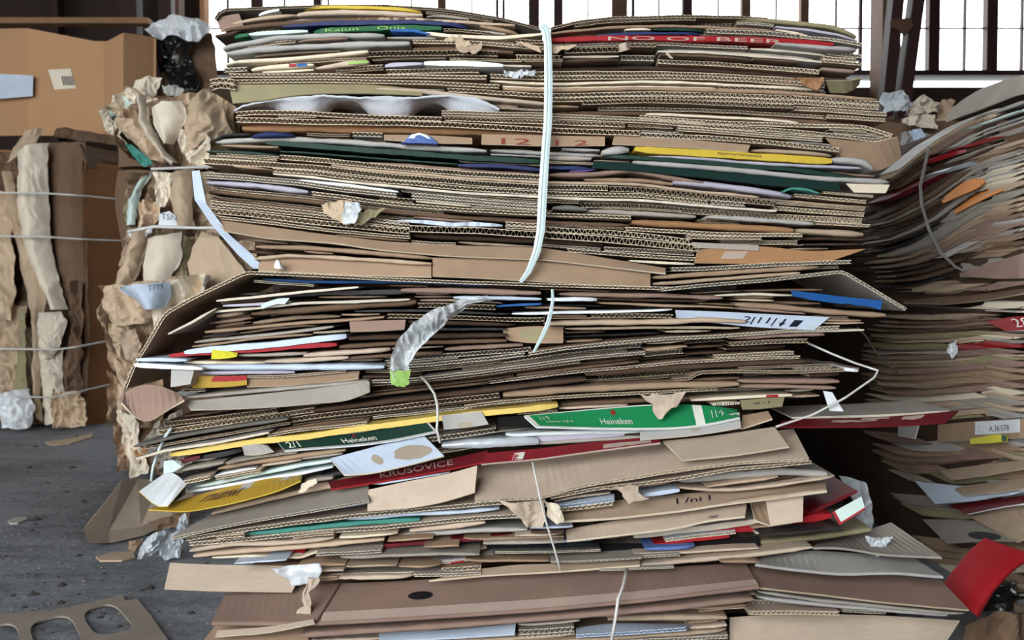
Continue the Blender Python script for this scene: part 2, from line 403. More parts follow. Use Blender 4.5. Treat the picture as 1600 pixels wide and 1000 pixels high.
# ------------------------------------------------------------------ floor and building
def floor_mat():
    m = bpy.data.materials.new('dirty_concrete'); m.use_nodes = True; nt = m.node_tree; N = nt.nodes; L = nt.links
    b = N['Principled BSDF']; b.inputs['Roughness'].default_value = 0.7
    tc = N.new('ShaderNodeTexCoord')
    n1 = N.new('ShaderNodeTexNoise'); n1.inputs['Scale'].default_value = 2.2; n1.inputs['Detail'].default_value = 9; n1.inputs['Roughness'].default_value = 0.7; L.new(tc.outputs['Object'], n1.inputs['Vector'])
    mp = N.new('ShaderNodeMapping'); mp.inputs['Rotation'].default_value = (0, 0, 0.5); mp.inputs['Scale'].default_value = (1.2, 6, 1); L.new(tc.outputs['Object'], mp.inputs['Vector'])
    n2 = N.new('ShaderNodeTexNoise'); n2.inputs['Scale'].default_value = 3.0; n2.inputs['Detail'].default_value = 6; L.new(mp.outputs[0], n2.inputs['Vector'])
    n3 = N.new('ShaderNodeTexNoise'); n3.inputs['Scale'].default_value = 60; n3.inputs['Detail'].default_value = 4; L.new(tc.outputs['Object'], n3.inputs['Vector'])
    a = N.new('ShaderNodeMath'); a.operation = 'MULTIPLY_ADD'; L.new(n2.outputs['Fac'], a.inputs[0]); a.inputs[1].default_value = 0.5; L.new(n1.outputs['Fac'], a.inputs[2])
    a2 = N.new('ShaderNodeMath'); a2.operation = 'MULTIPLY_ADD'; L.new(n3.outputs['Fac'], a2.inputs[0]); a2.inputs[1].default_value = 0.35; L.new(a.outputs[0], a2.inputs[2])
    r = N.new('ShaderNodeValToRGB'); r.color_ramp.elements[0].position = 0.6; r.color_ramp.elements[1].position = 1.25
    r.color_ramp.elements[0].color = (*lin((52, 55, 60)), 1); r.color_ramp.elements[1].color = (*lin((134, 139, 146)), 1)
    L.new(a2.outputs[0], r.inputs[0]); L.new(r.outputs[0], b.inputs['Base Color'])
    bp = N.new('ShaderNodeBump'); bp.inputs['Strength'].default_value = 0.5; bp.inputs['Distance'].default_value = 0.02; L.new(a2.outputs[0], bp.inputs['Height']); L.new(bp.outputs[0], b.inputs['Normal'])
    MATS['floor'] = m
floor_mat()
mat('wall_dark', (62, 50, 44), rough=0.9, scale=3, fibre=False)
mat('ceiling_dark', (70, 64, 60), rough=0.9, scale=2, fibre=False)
gm = bpy.data.materials.new('window_glass'); gm.use_nodes = True
_n = gm.node_tree.nodes; _l = gm.node_tree.links
_t = _n.new('ShaderNodeBsdfTransparent'); _g = _n.new('ShaderNodeBsdfGlossy'); _g.inputs['Roughness'].default_value = 0.05; _m = _n.new('ShaderNodeMixShader'); _m.inputs[0].default_value = 0.04
_l.new(_t.outputs[0], _m.inputs[1]); _l.new(_g.outputs[0], _m.inputs[2]); _l.new(_m.outputs[0], _n['Material Output'].inputs['Surface']); MATS['window_glass'] = gm

struct(boxes('floor', [((-7, -3, -0.12), (6, 9, 0.0))], 'floor'))
struct(boxes('ceiling', [((-7, -3.2, 5.2), (6, 9, 5.35))], 'ceiling_dark'))
YB = 7.6
def bx(px): return P(px, 450, YB)[0]
def bz(py): return P(800, py, YB)[2]
XL, XR = bx(318), 5.6
struct(boxes('wall_back', [((-7, YB, 0), (6, YB + 0.2, bz(136))), ((-7, YB, bz(136)), (XL, YB + 0.2, 5.2)), ((XL, YB, 4.6), (6, YB + 0.2, 5.2))], 'wall_dark'))
struct(boxes('added_wall_right', [((2.3, -3, 0), (2.5, 3.2, 5.2)), ((5.6, 3.2, 0), (5.8, YB, 5.2)), ((2.3, 3.2, 0), (5.8, 3.3, 5.2))], 'wall_dark'))  # unseen wall added to block light from the right
struct(boxes('added_wall_front', [((-0.3, -3.2, 0), (2.5, -3.0, 5.2)), ((-7, -3.2, 3.0), (-0.3, -3.0, 5.2))], 'wall_dark'))  # unseen wall and header added so daylight enters only from front left
struct(boxes('added_wall_left', [((-7.2, -3.2, 0), (-7, YB, 5.2))], 'wall_dark'))  # unseen wall closed along its length to cut the side light
def wbar(name, px, wpx, m, z0=None, z1=4.6, dy=0.0, d=0.08):
    return struct(boxes(name, [((bx(px - wpx / 2), YB + dy, bz(118) if z0 is None else z0), (bx(px + wpx / 2), YB + dy + d, z1))], m))
w1 = struct(boxes('window_1', [((XL, YB + 0.13, bz(132)), (XR, YB + 0.14, 4.6))], 'window_glass'))
for px, wp in ((403, 15), (498, 12), (691, 13), (834, 17), (872, 14), (967, 24), (1072, 15), (1163, 14), (1254, 13), (1455, 17), (1545, 17), (1640, 17)):
    o = wbar('mullion', px, wp, 'steel_brown' if px in (967, 1163, 1254, 691) else 'steel_dark')
for px, wp in ((359, 3), (412, 3), (447, 2.5), (515, 3), (644, 2.5), (738, 2.5), (777, 5), (787, 5), (918, 2.5), (988, 5), (1028, 2.5), (1120, 2), (1210, 2), (1303, 2.5), (1341, 5), (1503, 2.5), (1592, 2.5)):
    wbar('glazing_bar', px, wp, 'steel_dark', d=0.04)
struct(boxes('window_transom', [((XL, YB + 0.02, bz(43.5)), (XR, YB + 0.05, bz(41.8)))], 'steel_dark'))
struct(boxes('window_sill', [((XL, YB - 0.06, bz(120)), (XR, YB + 0.16, bz(112)))], 'steel_dark'))
struct(boxes('steel_column', [((bx(1344), YB - 0.4, 0), (bx(1371), YB - 0.15, 5.2))], 'steel_brown'))
# leaning lattice column in front of the windows
tr = bpy.data.objects.new('lattice_column', None); COL.objects.link(tr); tr.location = tuple(P(1405, 300, 6.0)); tr['kind'] = 'structure'
def leaning(a, b, w, Y):
    q = [P(*a, Y), P(*b, Y)]
    V = []
    for p in q:
        for dx, dy in ((-w, 0), (w, 0), (w, 0.1), (-w, 0.1)): V.append(p + np.array([dx, dy, 0]))
    mesh_obj('lattice_leg', V, [(0, 1, 5, 4), (1, 2, 6, 5), (2, 3, 7, 6), (3, 0, 4, 7), (0, 3, 2, 1), (4, 5, 6, 7)], ['steel_dark'], parent=tr)
leaning((1372, 330), (1416, -120), 0.034, 6.0); leaning((1392, 330), (1452, -120), 0.036, 6.0)
mesh_obj('gusset_plate', [P(1392, 30, 5.98), P(1422, 28, 5.98), P(1428, 40, 5.98), P(1413, 58, 5.98), P(1403, 46, 5.98), P(1390, 40, 5.98)] + [P(1392, 30, 6.02), P(1422, 28, 6.02), P(1428, 40, 6.02), P(1413, 58, 6.02), P(1403, 46, 6.02), P(1390, 40, 6.02)],
         [(0, 1, 2, 3, 4, 5), (11, 10, 9, 8, 7, 6)] + [(i, i + 6, (i + 1) % 6 + 6, (i + 1) % 6) for i in range(6)], ['steel_brown'], parent=tr)
# dark timbers and steel posts at the far end by the crushed bales
for px, wp, Y, m in ((205, 26, 6.9, 'steel_dark'), (262, 20, 7.0, 'steel_dark'), (281, 6, 6.9, 'steel_brown'), (320, 7, 7.1, 'orange_kraft'), (90, 12, 7.3, 'steel_dark')):
    a = P(px - wp / 2, 450, Y)[0]; b = P(px + wp / 2, 450, Y)[0]
    struct(boxes('steel_post', [((a, Y, 0), (b, Y + 0.12, 5.2))], m))
tb = boxes('timber_rail', [((-6.7, 6.0, P(0, 36, 6.0)[2]), (P(231, 30, 6.0)[0], 6.08, P(0, 27, 6.0)[2]))], 'wood'); struct(tb)

# ------------------------------------------------------------------ the main stack, traced sheet by sheet from the top
UB = 'sheets of the stacked main bales'
# ---- upper bale
f = sh('topmost grey-brown corrugated sheet arching over the upper bale towards the crushed bales', [(336, 30), (340, 20), (352, 15), (420, 12), (520, 9), (600, 9), (700, 16), (780, 29), (846, 46)], 4, 'F', 'greyboard_dark', lm='the arched top sheet', edge='edge_dark')
pn('brown carton end folded down below the topmost arched sheet at the crushed-bale end', [(337, 28), (374, 22)], [(346, 50), (382, 44)], 'rosy', yt=0.01, yb=0.0, th=3)
sh('white label strip showing under the arched top sheet', [(401, 20), (418, 17), (436, 15)], 5, 'P', 'white')
sh('thin yellow printed card near the top of the upper bale', [(473, 11.5), (520, 11), (580, 12), (657, 17)], 5, 'P', 'yellow', lm='the thin yellow card')
sh('olive tan folded carton directly under the thin yellow card', [(462, 20), (540, 18.5), (600, 19.5), (660, 23)], 8, 'R', 'tan', lm='the olive tan fold')
sh('pale folded edge beside the thin yellow card curling down at its end', [(358, 37), (400, 29), (462, 21)], 6, 'R', 'kraft_light')
sh('brown crumpled carton lying under the pale curling fold', [(350, 46), (420, 37), (500, 32), (600, 28), (700, 33)], 7, 'R', 'kraft_dark', wob=0.0016)
sh('navy blue printed card between brown cartons near the top', [(440, 39), (480, 36), (560, 35), (640, 34), (700, 37), (730, 42)], 7, 'P', 'navy', lm='the navy printed card', wob=0.0012)
sh('ragged tan liner lying over the navy printed card', [(560, 29), (640, 29), (720, 34), (805, 39)], 4, 'P', 'kraft_light', rag=0.003)
f = sh('green carton edge with pale lettering below the navy card', [(488, 48), (560, 45), (620, 42), (690, 44)], 8, 'P', 'green', lm='the lettered green carton edge')
letters(f, 'Kaiun    Onis', 0.1, 0.72, -0.6, 0.6, 'lime', edge=True)
sh('short bright green carton edge near the crushed-bale end', [(364, 56), (388, 54)], 7, 'P', 'green')
sh('faded grey-green paper beside the short bright green edge', [(389, 54), (420, 51), (480, 47)], 6, 'P', 'mint', wob=0.0014)
sh('dark fold end poking out under the curled top carton', [(336, 56), (362, 51), (378, 44)], 6, 'R', 'umber')
sh('bright blue paper scrap edge above the torn kraft tape', [(610, 48), (645, 47), (672, 53)], 5, 'P', 'blue')
sh('long cream paper edge running to the white strap', [(655, 50), (700, 56), (780, 59), (848, 53)], 5, 'P', 'cream', lm='the long cream paper edge')
sh('crinkled grey paper bulging at the crushed-bale end of the upper bale', [(345, 73), (380, 65), (430, 58), (520, 55), (600, 54)], 8, 'R', 'greypaper', wob=0.0022)
sh('smooth grey folded paper below the crinkled grey paper', [(354, 84), (400, 77), (470, 72), (560, 68), (640, 67)], 9, 'R', 'greypaper', lm='the smooth grey fold')
sh('cream folded edge dipping at the crushed-bale end', [(350, 99), (370, 95), (450, 91), (520, 85), (575, 79)], 6, 'R', 'cream', lm='the dipping cream fold')
f = sh('cream folded carton with a red and a blue printed square', [(390, 107), (430, 104), (490, 101)], 8, 'R', 'cream', lm='the fold with red and blue squares')
patch(f, 'printed_square', 0.62, 0.73, -0.55, 0.55, 'red', 'red printed square', edge=True); patch(f, 'printed_square', 0.74, 0.9, -0.55, 0.55, 'blue', 'blue printed square', edge=True)
sh('thin cream liner right below the fold with coloured squares', [(410, 113), (450, 111), (490, 109)], 3.5, 'P', 'cream')
f = sh('tan folded carton with a lime green printed mark', [(493, 107), (540, 99), (576, 96)], 9, 'R', 'tan')
patch(f, 'printed_mark', 0.62, 0.98, -0.5, 0.5, 'lime', 'lime green printed mark', edge=True)
sh('bright white paperboard edge midway towards the white strap', [(662, 99), (720, 99), (786, 102)], 8, 'P', 'white', lm='the bright white paperboard edge')
sh('grey paper tail at the end of the bright white edge', [(786, 102), (830, 103)], 4, 'P', 'greypaper')
sh('lavender grey paper leading into the bright white edge', [(600, 101), (660, 99)], 7, 'P', 'lilac')
crumple('plastic_scrap', 'small crinkled white plastic scrap poking out beside the white strap', 'plastic', [(787, 112), (790, 119)], [(838, 110), (834, 118)], PL - 0.004, 'clear_plastic', amp=0.006, seed=3, freq=60, nu=14, nv=6)
for k, (x0, y0) in enumerate(((350, 123), (352, 131))):
    pass
sh('pale corrugated edge below the fold with coloured squares', [(358, 118), (430, 118), (520, 118), (640, 119), (760, 121)], 6, 'F', 'kraft', pitch=0.0078)
sh('stubby corrugated stack end sticking out at the crushed-bale end', [(328, 128), (345, 124), (366, 128)], 7, 'F', 'kraft', y=-0.01, pitch=0.009)
sh('lower stubby corrugated end sagging at the crushed-bale end', [(329, 138), (346, 133), (368, 137)], 8, 'F', 'kraft', y=-0.012, pitch=0.01)
sh('long corrugated edge riding over the olive carton panel', [(356, 127), (450, 126), (560, 127), (680, 130), (780, 135)], 6, 'F', 'kraft', lm='the edge over the olive panel')
pn('olive brown carton panel hanging above the grey moulded tray', [(358, 133), (420, 133), (500, 132), (580, 133), (660, 141)], [(364, 162), (410, 158), (450, 151), (500, 146), (580, 146), (660, 149)], 'olive', yt=0.004, yb=-0.006, th=3, lm='the olive hanging panel')
sh('light tan folded edge just above the moulded tray', [(580, 139), (660, 142), (745, 151), (850, 162)], 7, 'R', 'tan')
# moulded egg tray
def egg_tray():
    V = []; Fc = []; nu, nv = 140, 34
    top = [(366, 174), (380, 166), (440, 155), (500, 151), (560, 154), (600, 152), (640, 155), (700, 150), (745, 155), (780, 171)]
    cups = [(468, 1.0), (606, 1.0), (735, 0.9)]
    al = resample_n(top, nu)
    for j in range(nv):
        y = 0.20 * j / (nv - 1)
        for i in range(nu):
            q = P(al[i, 0], al[i, 1], PL - 0.004) + np.array([0, y, 0]); d = 0
            for cx, s in cups:
                rr = ((al[i, 0] - cx) / 40.0) ** 2 + ((y - 0.048) / 0.04) ** 2
                d += s * 0.032 * math.exp(-rr * rr * 0.9) * min(1, y / 0.014)
            d += 0.006 * max(0, nz(q[0] * 30, y * 30, 4)) * (0.15 + min(1, j / 4)) + 0.0014 * nz(q[0] * 110, y * 90, 8)
            V.append(q - np.array([0, 0, d]))
    K = len(V)
    V += [v + np.array([0, 0, 0.003]) for v in V]
    for j in range(nv - 1):
        for i in range(nu - 1):
            a = j * nu + i; Fc.append((a, a + nu, a + nu + 1, a + 1)); Fc.append((K + a, K + a + 1, K + a + nu + 1, K + a + nu))
    for i in range(nu - 1): Fc.append((i, i + 1, K + i + 1, K + i))
    o = mesh_obj('egg_tray', V, Fc, ['moulded_pulp'], smooth=True)
    prop(o, 'pale grey moulded pulp tray with bulging cups squeezed into the upper bale', 'egg tray')
    REG.append(dict(o=o, pts=np.array([(366, 165), (780, 163)]), th=24, lm='the pale moulded tray', lab=o['label'], st='E', face='', stack='main'))
    mark(OCC, [(366, 172), (440, 153), (700, 148), (780, 170)], [(366, 174), (600, 182), (690, 174), (780, 174)])
egg_tray()
f = sh('upper corrugated board of the flattened box under the moulded tray', [(368, 178), (400, 176), (480, 177), (600, 184), (690, 187)], 7, 'F', 'orange_kraft', y=-0.008, pitch=0.0082, lm='the flattened box under the tray')
sh('lower corrugated board of the flattened box under the moulded tray', [(368, 187), (420, 188), (500, 191), (620, 192), (700, 195), (850, 203), (1000, 208)], 8, 'F', 'orange_kraft', y=-0.008, pitch=0.0082)
sh('shaded kraft fold beneath the flattened box under the tray', [(378, 200), (480, 200), (600, 202), (720, 205), (845, 208)], 11, 'R', 'orange_kraft', y=0.012)
f = sh('double corrugated edge beginning under the tray and passing the white strap', [(690, 177), (850, 181), (1000, 188), (1100, 195)], 9, 'D', 'kraft', pitch=0.0072, lm='the double corrugated edge')
sh('long corrugated edge of the open box end towards the leaning stack', [(1000, 183), (1110, 191), (1250, 196), (1345, 198), (1394, 212)], 6, 'F', 'kraft', pitch=0.0076, lm='the open box end')
sh('lower corrugated lip of the open box end', [(1100, 197), (1200, 202), (1300, 211), (1368, 219), (1393, 213)], 6, 'F', 'kraft', pitch=0.0076)
pn('kraft box wall hanging down from the open box end', [(1290, 216), (1366, 224), (1402, 214)], [(1330, 262), (1374, 270), (1408, 246)], 'kraft', yt=0.0, yb=0.03, th=3, lm='the hanging box wall')
sh('thick corrugated pair crushed at its end above the yellow card', [(1060, 200), (1150, 207), (1230, 213), (1285, 218)], 8, 'D', 'kraft', pitch=0.0078)
sh('lower crushed corrugated edge above the yellow card', [(1000, 211), (1100, 215), (1200, 223), (1262, 229), (1312, 234)], 7, 'F', 'kraft', pitch=0.0082)
f = pn('kraft carton panel printed with red numerals beside the white strap', [(753, 210), (850, 212), (945, 214)], [(752, 226), (850, 229), (945, 228)], 'kraft', yt=0.0, yb=-0.004, th=3, lm='the numbered carton panel')
letters(f, '12', 0.16, 0.4, 0.05, 0.62, 'ink_red'); letters(f, '1 2', 0.6, 0.86, 0.02, 0.55, 'ink_red')
pn('plain kraft carton panel next to the numbered panel past the strap', [(960, 211), (1060, 217), (1172, 227)], [(956, 226), (1060, 231), (1168, 238)], 'kraft', yt=0.0, yb=-0.004, th=3)
pn('short kraft panel with ribbed tear on the tray side of the numbered panel', [(600, 211), (680, 212), (738, 216)], [(600, 219), (680, 224), (738, 225)], 'kraft', yt=0.0, yb=-0.003, th=3)
sh('pale rounded carton end over the end of the yellow card', [(1178, 233), (1240, 237), (1302, 242)], 6, 'R', 'kraft_light')
f = pn('blue printed carton flap with a pale rounded top', [(627, 222), (640, 212), (655, 209), (668, 211), (684, 222)], [(627, 225), (655, 225), (684, 226)], 'skyblue', yt=0.0, yb=-0.012, th=3, edge='navy', lm='the blue rounded flap')
poly_on(f, 'pale_band', [(0.2, 0.62), (0.8, 0.62), (0.7, 0.97), (0.5, 0.99), (0.3, 0.97)], 'white')
sh('dark navy wrapper rolled at the crushed-bale end under the flattened box', [(391, 212), (420, 209), (457, 211)], 9, 'R', 'navy', y=-0.012, wob=0.002)
sh('thin dark arched edge beside the navy wrapper', [(334, 219), (350, 211), (390, 209)], 4, 'R', 'charcoal')
sh('torn grey paper over the long dark green edge', [(336, 222), (400, 217), (450, 216), (560, 222), (680, 232), (760, 236)], 8, 'R', 'greypaper', y=0.004, wob=0.002)
sh('long dark green carton edge across the middle of the upper bale', [(415, 222), (480, 227), (560, 233), (640, 239), (740, 246), (848, 252)], 8, 'P', 'darkgreen', y=-0.004, lm='the long dark green edge', wob=0.0016)
f = sh('yellow carton edge with small dark print past the white strap', [(992, 233), (1060, 237), (1140, 242), (1220, 247), (1300, 252)], 11, 'P', 'yellow', y=-0.006, lm='the yellow carton edge')
letters(f, 'nunnurnnunnu', 0.42, 0.64, -0.2, 0.5, 'ink_brown', edge=True)
sh('grey torn paper roll leading into the yellow carton edge', [(942, 238), (965, 234), (984, 233)], 13, 'R', 'greypaper', y=-0.01, wob=0.002)
sh('whitish paper curling over at the far end of the yellow edge', [(1301, 249), (1330, 249), (1352, 252), (1368, 262)], 11, 'R', 'greypaper', y=-0.006)
sh('thin whitish grey paper under the yellow carton edge', [(1000, 245), (1100, 248), (1200, 256), (1345, 263)], 5, 'R', 'lilac')
sh('green printed edge sloping down below the yellow carton', [(948, 243), (1050, 249), (1130, 256), (1230, 264), (1330, 277)], 6, 'P', 'darkgreen', y=-0.006, lm='the sloping green edge')
sh('long grey-white paper sticking out past the end of the upper bale', [(990, 253), (1120, 262), (1220, 272), (1300, 280), (1393, 284)], 8, 'R', 'greypaper', y=-0.01, lm='the grey-white paper tongue')
pn('short cream paper tail below the grey-white paper tongue', [(1322, 287), (1390, 289)], [(1335, 301), (1384, 302)], 'cream', yt=0.0, yb=-0.006, th=2, name='paper_sheet', cat='paper')
f = pn('blackish green carton panel squeezed below the sloping green edge', [(930, 252), (960, 254), (1040, 259), (1140, 269), (1240, 279), (1310, 286)], [(924, 263), (1000, 268), (1100, 278), (1200, 290), (1312, 299)], 'bottle_green', yt=0.0, yb=-0.006, th=3, lm='the blackish green panel')
sh('teal edged paper packet propped open near the leaning stack', [(1224, 300), (1234, 294), (1262, 296), (1280, 302)], 4, 'P', 'teal', y=-0.012)
sh('navy printed edge just past the white strap', [(858, 261), (900, 262), (934, 265)], 6, 'P', 'navy')
sh('purple printed edge next to the navy edge past the strap', [(890, 268), (915, 267), (932, 264)], 3, 'P', 'purple')
sh('kraft fold peaking under the blackish green panel', [(860, 273), (930, 272), (985, 266), (1040, 276), (1100, 285)], 7, 'R', 'rosy', lm='the peaked kraft fold')
sh('dark navy edge tapering towards the white strap', [(716, 258), (780, 259), (846, 265)], 6, 'P', 'navy')
sh('lavender grey smooth paper edge below the peaked kraft fold', [(1052, 285), (1110, 288), (1180, 297), (1240, 306)], 9, 'R', 'lilac', lm='the lavender grey edge')
sh('grey-white corrugated edge at the crushed-bale end of the upper bale', [(318, 273), (380, 277), (470, 286), (540, 296), (620, 304)], 9, 'D', 'greyboard', edge='edge_grey', pitch=0.0062, lm='the grey-white corrugated edge')
sh('white card lying on the grey-white corrugated edge', [(468, 282), (540, 289), (622, 299)], 4, 'P', 'white')
sh('second white-faced corrugated edge nearer the white strap', [(643, 306), (720, 313), (780, 318), (846, 323)], 10, 'D', 'white', edge='edge_grey', pitch=0.006)
sh('lavender paper below the grey-white corrugated edge', [(322, 285), (400, 290), (480, 299)], 8, 'R', 'lilac')
void([(324, 262), (420, 268)], [(324, 271), (420, 277)])
sh('fat double corrugated edge near the base of the upper bale', [(328, 318), (400, 325), (480, 334), (560, 343), (640, 352)], 10, 'D', 'kraft', pitch=0.0088, y=-0.006, lm='the fat double corrugated edge')
sh('second fat corrugated edge right under the first fat one', [(328, 329), (400, 336), (480, 346), (560, 354), (640, 362)], 8, 'F', 'kraft', pitch=0.009, y=-0.006)
sh('torn bluish white paper strip above the bold zigzag corrugation', [(604, 347), (660, 346), (710, 351), (785, 352)], 6, 'P', 'bluewhite', rag=0.004, wob=0.002, name='paper_sheet', cat='paper', lm='the torn bluish white strip')
sh('bold zigzag corrugated edge passing behind the white strap', [(640, 357), (740, 360), (850, 367), (950, 374), (1020, 381), (1096, 388)], 10, 'F', 'kraft', pitch=0.0098, y=-0.006, lm='the bold zigzag edge')
sh('upper bold corrugated edge resting on the bold zigzag one', [(850, 358), (950, 363), (1040, 372), (1080, 378)], 8, 'F', 'kraft', pitch=0.0092)
sh('dark grey rolled paper end just past the white strap', [(864, 325), (890, 325), (918, 328)], 9, 'R', 'greyboard_dark', y=-0.008)
sh('long smooth grey fold past the strap near the base', [(920, 329), (1000, 333), (1088, 338)], 7, 'R', 'greyboard', y=-0.006)
sh('grey-green folded paper continuing towards the leaning stack', [(1108, 338), (1180, 343), (1270, 350)], 7, 'R', 'greypaper', y=-0.006)
sh('orange kraft fold below the smooth grey fold', [(988, 347), (1080, 352), (1160, 355), (1240, 360)], 10, 'R', 'orange_kraft', y=-0.004, lm='the orange kraft fold')
sh('thick kraft fold end beside the orange kraft fold', [(1246, 360), (1300, 363), (1352, 366)], 10, 'R', 'kraft_light', y=-0.006)
f = pn('orange brown carton panel with clear tape near the base towards the leaning stack', [(1090, 390), (1190, 384), (1262, 393), (1352, 389)], [(1085, 411), (1180, 412), (1260, 410), (1300, 407)], 'orange_kraft', yt=0.0, yb=0.004, th=3, lm='the orange brown panel')
patch(f, 'tape_piece', 0.17, 0.32, 0.3, 0.75, 'scuff', 'shiny pale tape piece', rag=0.1)
pn('pale grey flap end torn above the orange brown panel', [(1080, 379), (1185, 384)], [(1085, 387), (1185, 392)], 'greyboard', yt=0.0, yb=-0.004, th=3)
pn('large kraft flap slanting across the base of the upper bale', [(336, 344), (420, 355), (500, 366), (600, 378), (700, 384), (850, 388), (1040, 420)], [(352, 362), (420, 374), (520, 380), (600, 392), (700, 401), (850, 407), (1040, 428)], 'kraft', yt=0.0, yb=-0.012, th=3, lm='the large slanting kraft flap')
pn('bottom kraft flap behind the tied end of the white strap', [(676, 403), (760, 405), (850, 409), (930, 417), (1016, 428)], [(676, 432), (760, 436), (850, 441), (930, 446), (1016, 449)], 'kraft', yt=0.0, yb=-0.014, th=3, lm='the bottom kraft flap')
pn('neighbouring bottom kraft flap with a folded crease at its end', [(404, 401), (480, 402), (560, 405), (674, 414)], [(404, 424), (480, 427), (560, 431), (674, 434)], 'kraft', yt=0.0, yb=-0.014, th=3)
sh('curved kraft fold above the bottom flap towards the crushed bales', [(398, 405), (450, 399), (520, 402), (674, 412)], 6, 'R', 'kraft_light', y=-0.016)
sh('thin kraft fold squeezed between the large flap and the curved fold', [(400, 385), (480, 387), (560, 393), (676, 403)], 7, 'R', 'kraft', y=-0.008)
crumple('paper_cone', 'small white paper cone standing on the open flap of the middle bale', 'paper', [(436, 405), (431, 421)], [(438, 405), (445, 422)], PL - 0.03, 'white', amp=0.003, seed=5, bulge=0.006, nu=8, nv=8)
f = crumple('packing_tape', 'white printed packing tape stretched over the corner of the upper bale', 'tape', [(300, 268), (304, 312), (331, 352), (372, 398), (396, 420)], [(312, 266), (322, 318), (358, 366), (392, 396), (414, 420)], PL + 0.01, 'bluewhite', amp=0.002, seed=7, freq=20, nu=8, nv=30, Yr=PL - 0.01, jit=0.3, rag=0.0)
sh('corrugated edge curving up at the base towards the leaning stack', [(1050, 421), (1120, 419), (1220, 413), (1330, 409)], 6, 'F', 'kraft', lm='the upturned corrugated edge', edge='edge_grey')
sh('tan fold under the upturned corrugated edge', [(1020, 434), (1100, 428), (1200, 422), (1282, 417)], 7, 'R', 'kraft')
sh('lower tan fold resting on the open top flap', [(1020, 444), (1100, 438), (1180, 432), (1250, 427)], 6, 'R', 'kraft_light')

# upper bale past the white strap
sh('brown corrugated sheet arching over the upper bale past the strap', [(862, 44), (900, 35), (960, 28), (1060, 25), (1150, 27), (1200, 30)], 4.5, 'F', 'kraft_dark', lm='the arched sheet past the strap', edge='edge_dark')
sh('smooth olive brown top sheet drooping at the leaning-stack end', [(1154, 28), (1200, 31), (1250, 35), (1300, 41), (1342, 55)], 7, 'R', 'olive', wob=0.001, lm='the drooping top sheet')
sh('lavender white card edge under the drooping top sheet', [(1212, 42), (1260, 46), (1310, 54), (1342, 62)], 4, 'P', 'lilac')
sh('dark green scrap edge in the upper layers past the strap', [(1020, 46), (1060, 45), (1100, 48)], 4, 'P', 'darkgreen')
sh('blue printed card edge above the red lettered edge', [(932, 54), (1000, 52), (1095, 52)], 4, 'P', 'navy', lm='the blue card over the red edge')
f = sh('bright red carton edge with cut-off pale lettering past the strap', [(862, 62), (920, 60), (1000, 59), (1080, 60), (1160, 62), (1230, 65), (1302, 69)], 8, 'P', 'red', y=-0.006, lm='the red lettered edge')
letters(f, "NO OF BEER", 0.2, 0.82, -0.95, 0.5, 'scuff', edge=True)
sh('shiny grey-white wrapper at the end of the red lettered edge', [(1212, 67), (1250, 70), (1300, 74), (1342, 76)], 7, 'R', 'greypaper', y=-0.012)
sh('grey-white corrugated edge at the leaning-stack end above the wrapper', [(1250, 58), (1300, 62), (1346, 70)], 5, 'F', 'greyboard')
pn('olive carton side dropping below the corrugated edges at the leaning-stack end', [(1290, 126), (1330, 126), (1344, 122)], [(1296, 144), (1326, 145), (1342, 132)], 'olive', yt=0.0, yb=0.02, th=3)
# ---- middle bale : the open box on top
sh('big corrugated box flap opening downwards towards the crushed bales', [(196, 606), (212, 566), (226, 545), (258, 490), (300, 466), (385, 426), (480, 430), (600, 436), (720, 441), (840, 445), (1052, 451)], 5, 'F', 'greyboard', under='kraft', y=-0.02, depth=0.34, pitch=0.0082, edge='edge', wob=0.0004, lm='the big open box flap')
sh('corrugated box flap bent down like a roof beside the leaning stack', [(1034, 453), (1100, 446), (1200, 438), (1317, 424), (1360, 450), (1416, 484)], 5, 'F', 'greyboard', under='greyboard', y=-0.03, depth=0.34, pitch=0.008, edge='edge_grey', wob=0.0004, lm='the roof-like flap')
for k in range(1): pass
OCC[:, :] = OCC | False
sh('blue printed sheet edge in the shadow under the big open flap', [(410, 436), (480, 440), (560, 441), (640, 441), (760, 446)], 4, 'P', 'blue', y=0.03, lm='the shaded blue edge')
sh('thin pale corrugated strip under the shaded blue edge', [(397, 440), (440, 443), (490, 446)], 3.5, 'F', 'greyboard', y=0.01, pitch=0.006)
void([(384, 447), (600, 447)], [(384, 452), (600, 450)])
sh('thin grey card sticking out under the big open flap', [(338, 470), (400, 464), (480, 455), (560, 449)], 4, 'P', 'greypaper', y=-0.01)
sh('black sheet edge under the thin grey card', [(420, 464), (520, 457), (640, 456)], 7, 'P', 'charcoal', y=0.01)
sh('second thin grey card below the black sheet', [(330, 488), (400, 482), (470, 474), (560, 471), (640, 468)], 4, 'P', 'greypaper', y=-0.01, lm='the second thin grey card')
sh('short pale card between the two thin grey cards', [(348, 478), (400, 476), (452, 472)], 4, 'P', 'lilac', y=-0.004)
crumple('paper_scrap', 'small white paper curl lifting off the short pale card', 'paper', [(408, 473), (414, 478)], [(452, 462), (446, 476)], PL - 0.02, 'mint', amp=0.004, seed=9, nu=8, nv=6)
sh('brown carton fold under the second thin grey card', [(392, 491), (480, 484), (560, 478), (650, 472)], 10, 'R', 'kraft_dark')
sh('narrow board slanting steeply inside the open flap', [(262, 522), (300, 503), (336, 482)], 4, 'P', 'greyboard', y=-0.02)
sh('tan folded edge rising from inside the open flap', [(320, 519), (400, 511), (480, 504), (560, 499), (600, 495)], 5, 'R', 'kraft')
sh('dusty fold below the rising tan edge', [(304, 535), (380, 527), (450, 520), (520, 511)], 5, 'R', 'greyboard')
f = sh('white tapered card on top of the red edge', [(288, 550), (340, 545), (420, 539), (540, 526)], 9, 'P', 'bluewhite', y=-0.012, lm='the white tapered card')
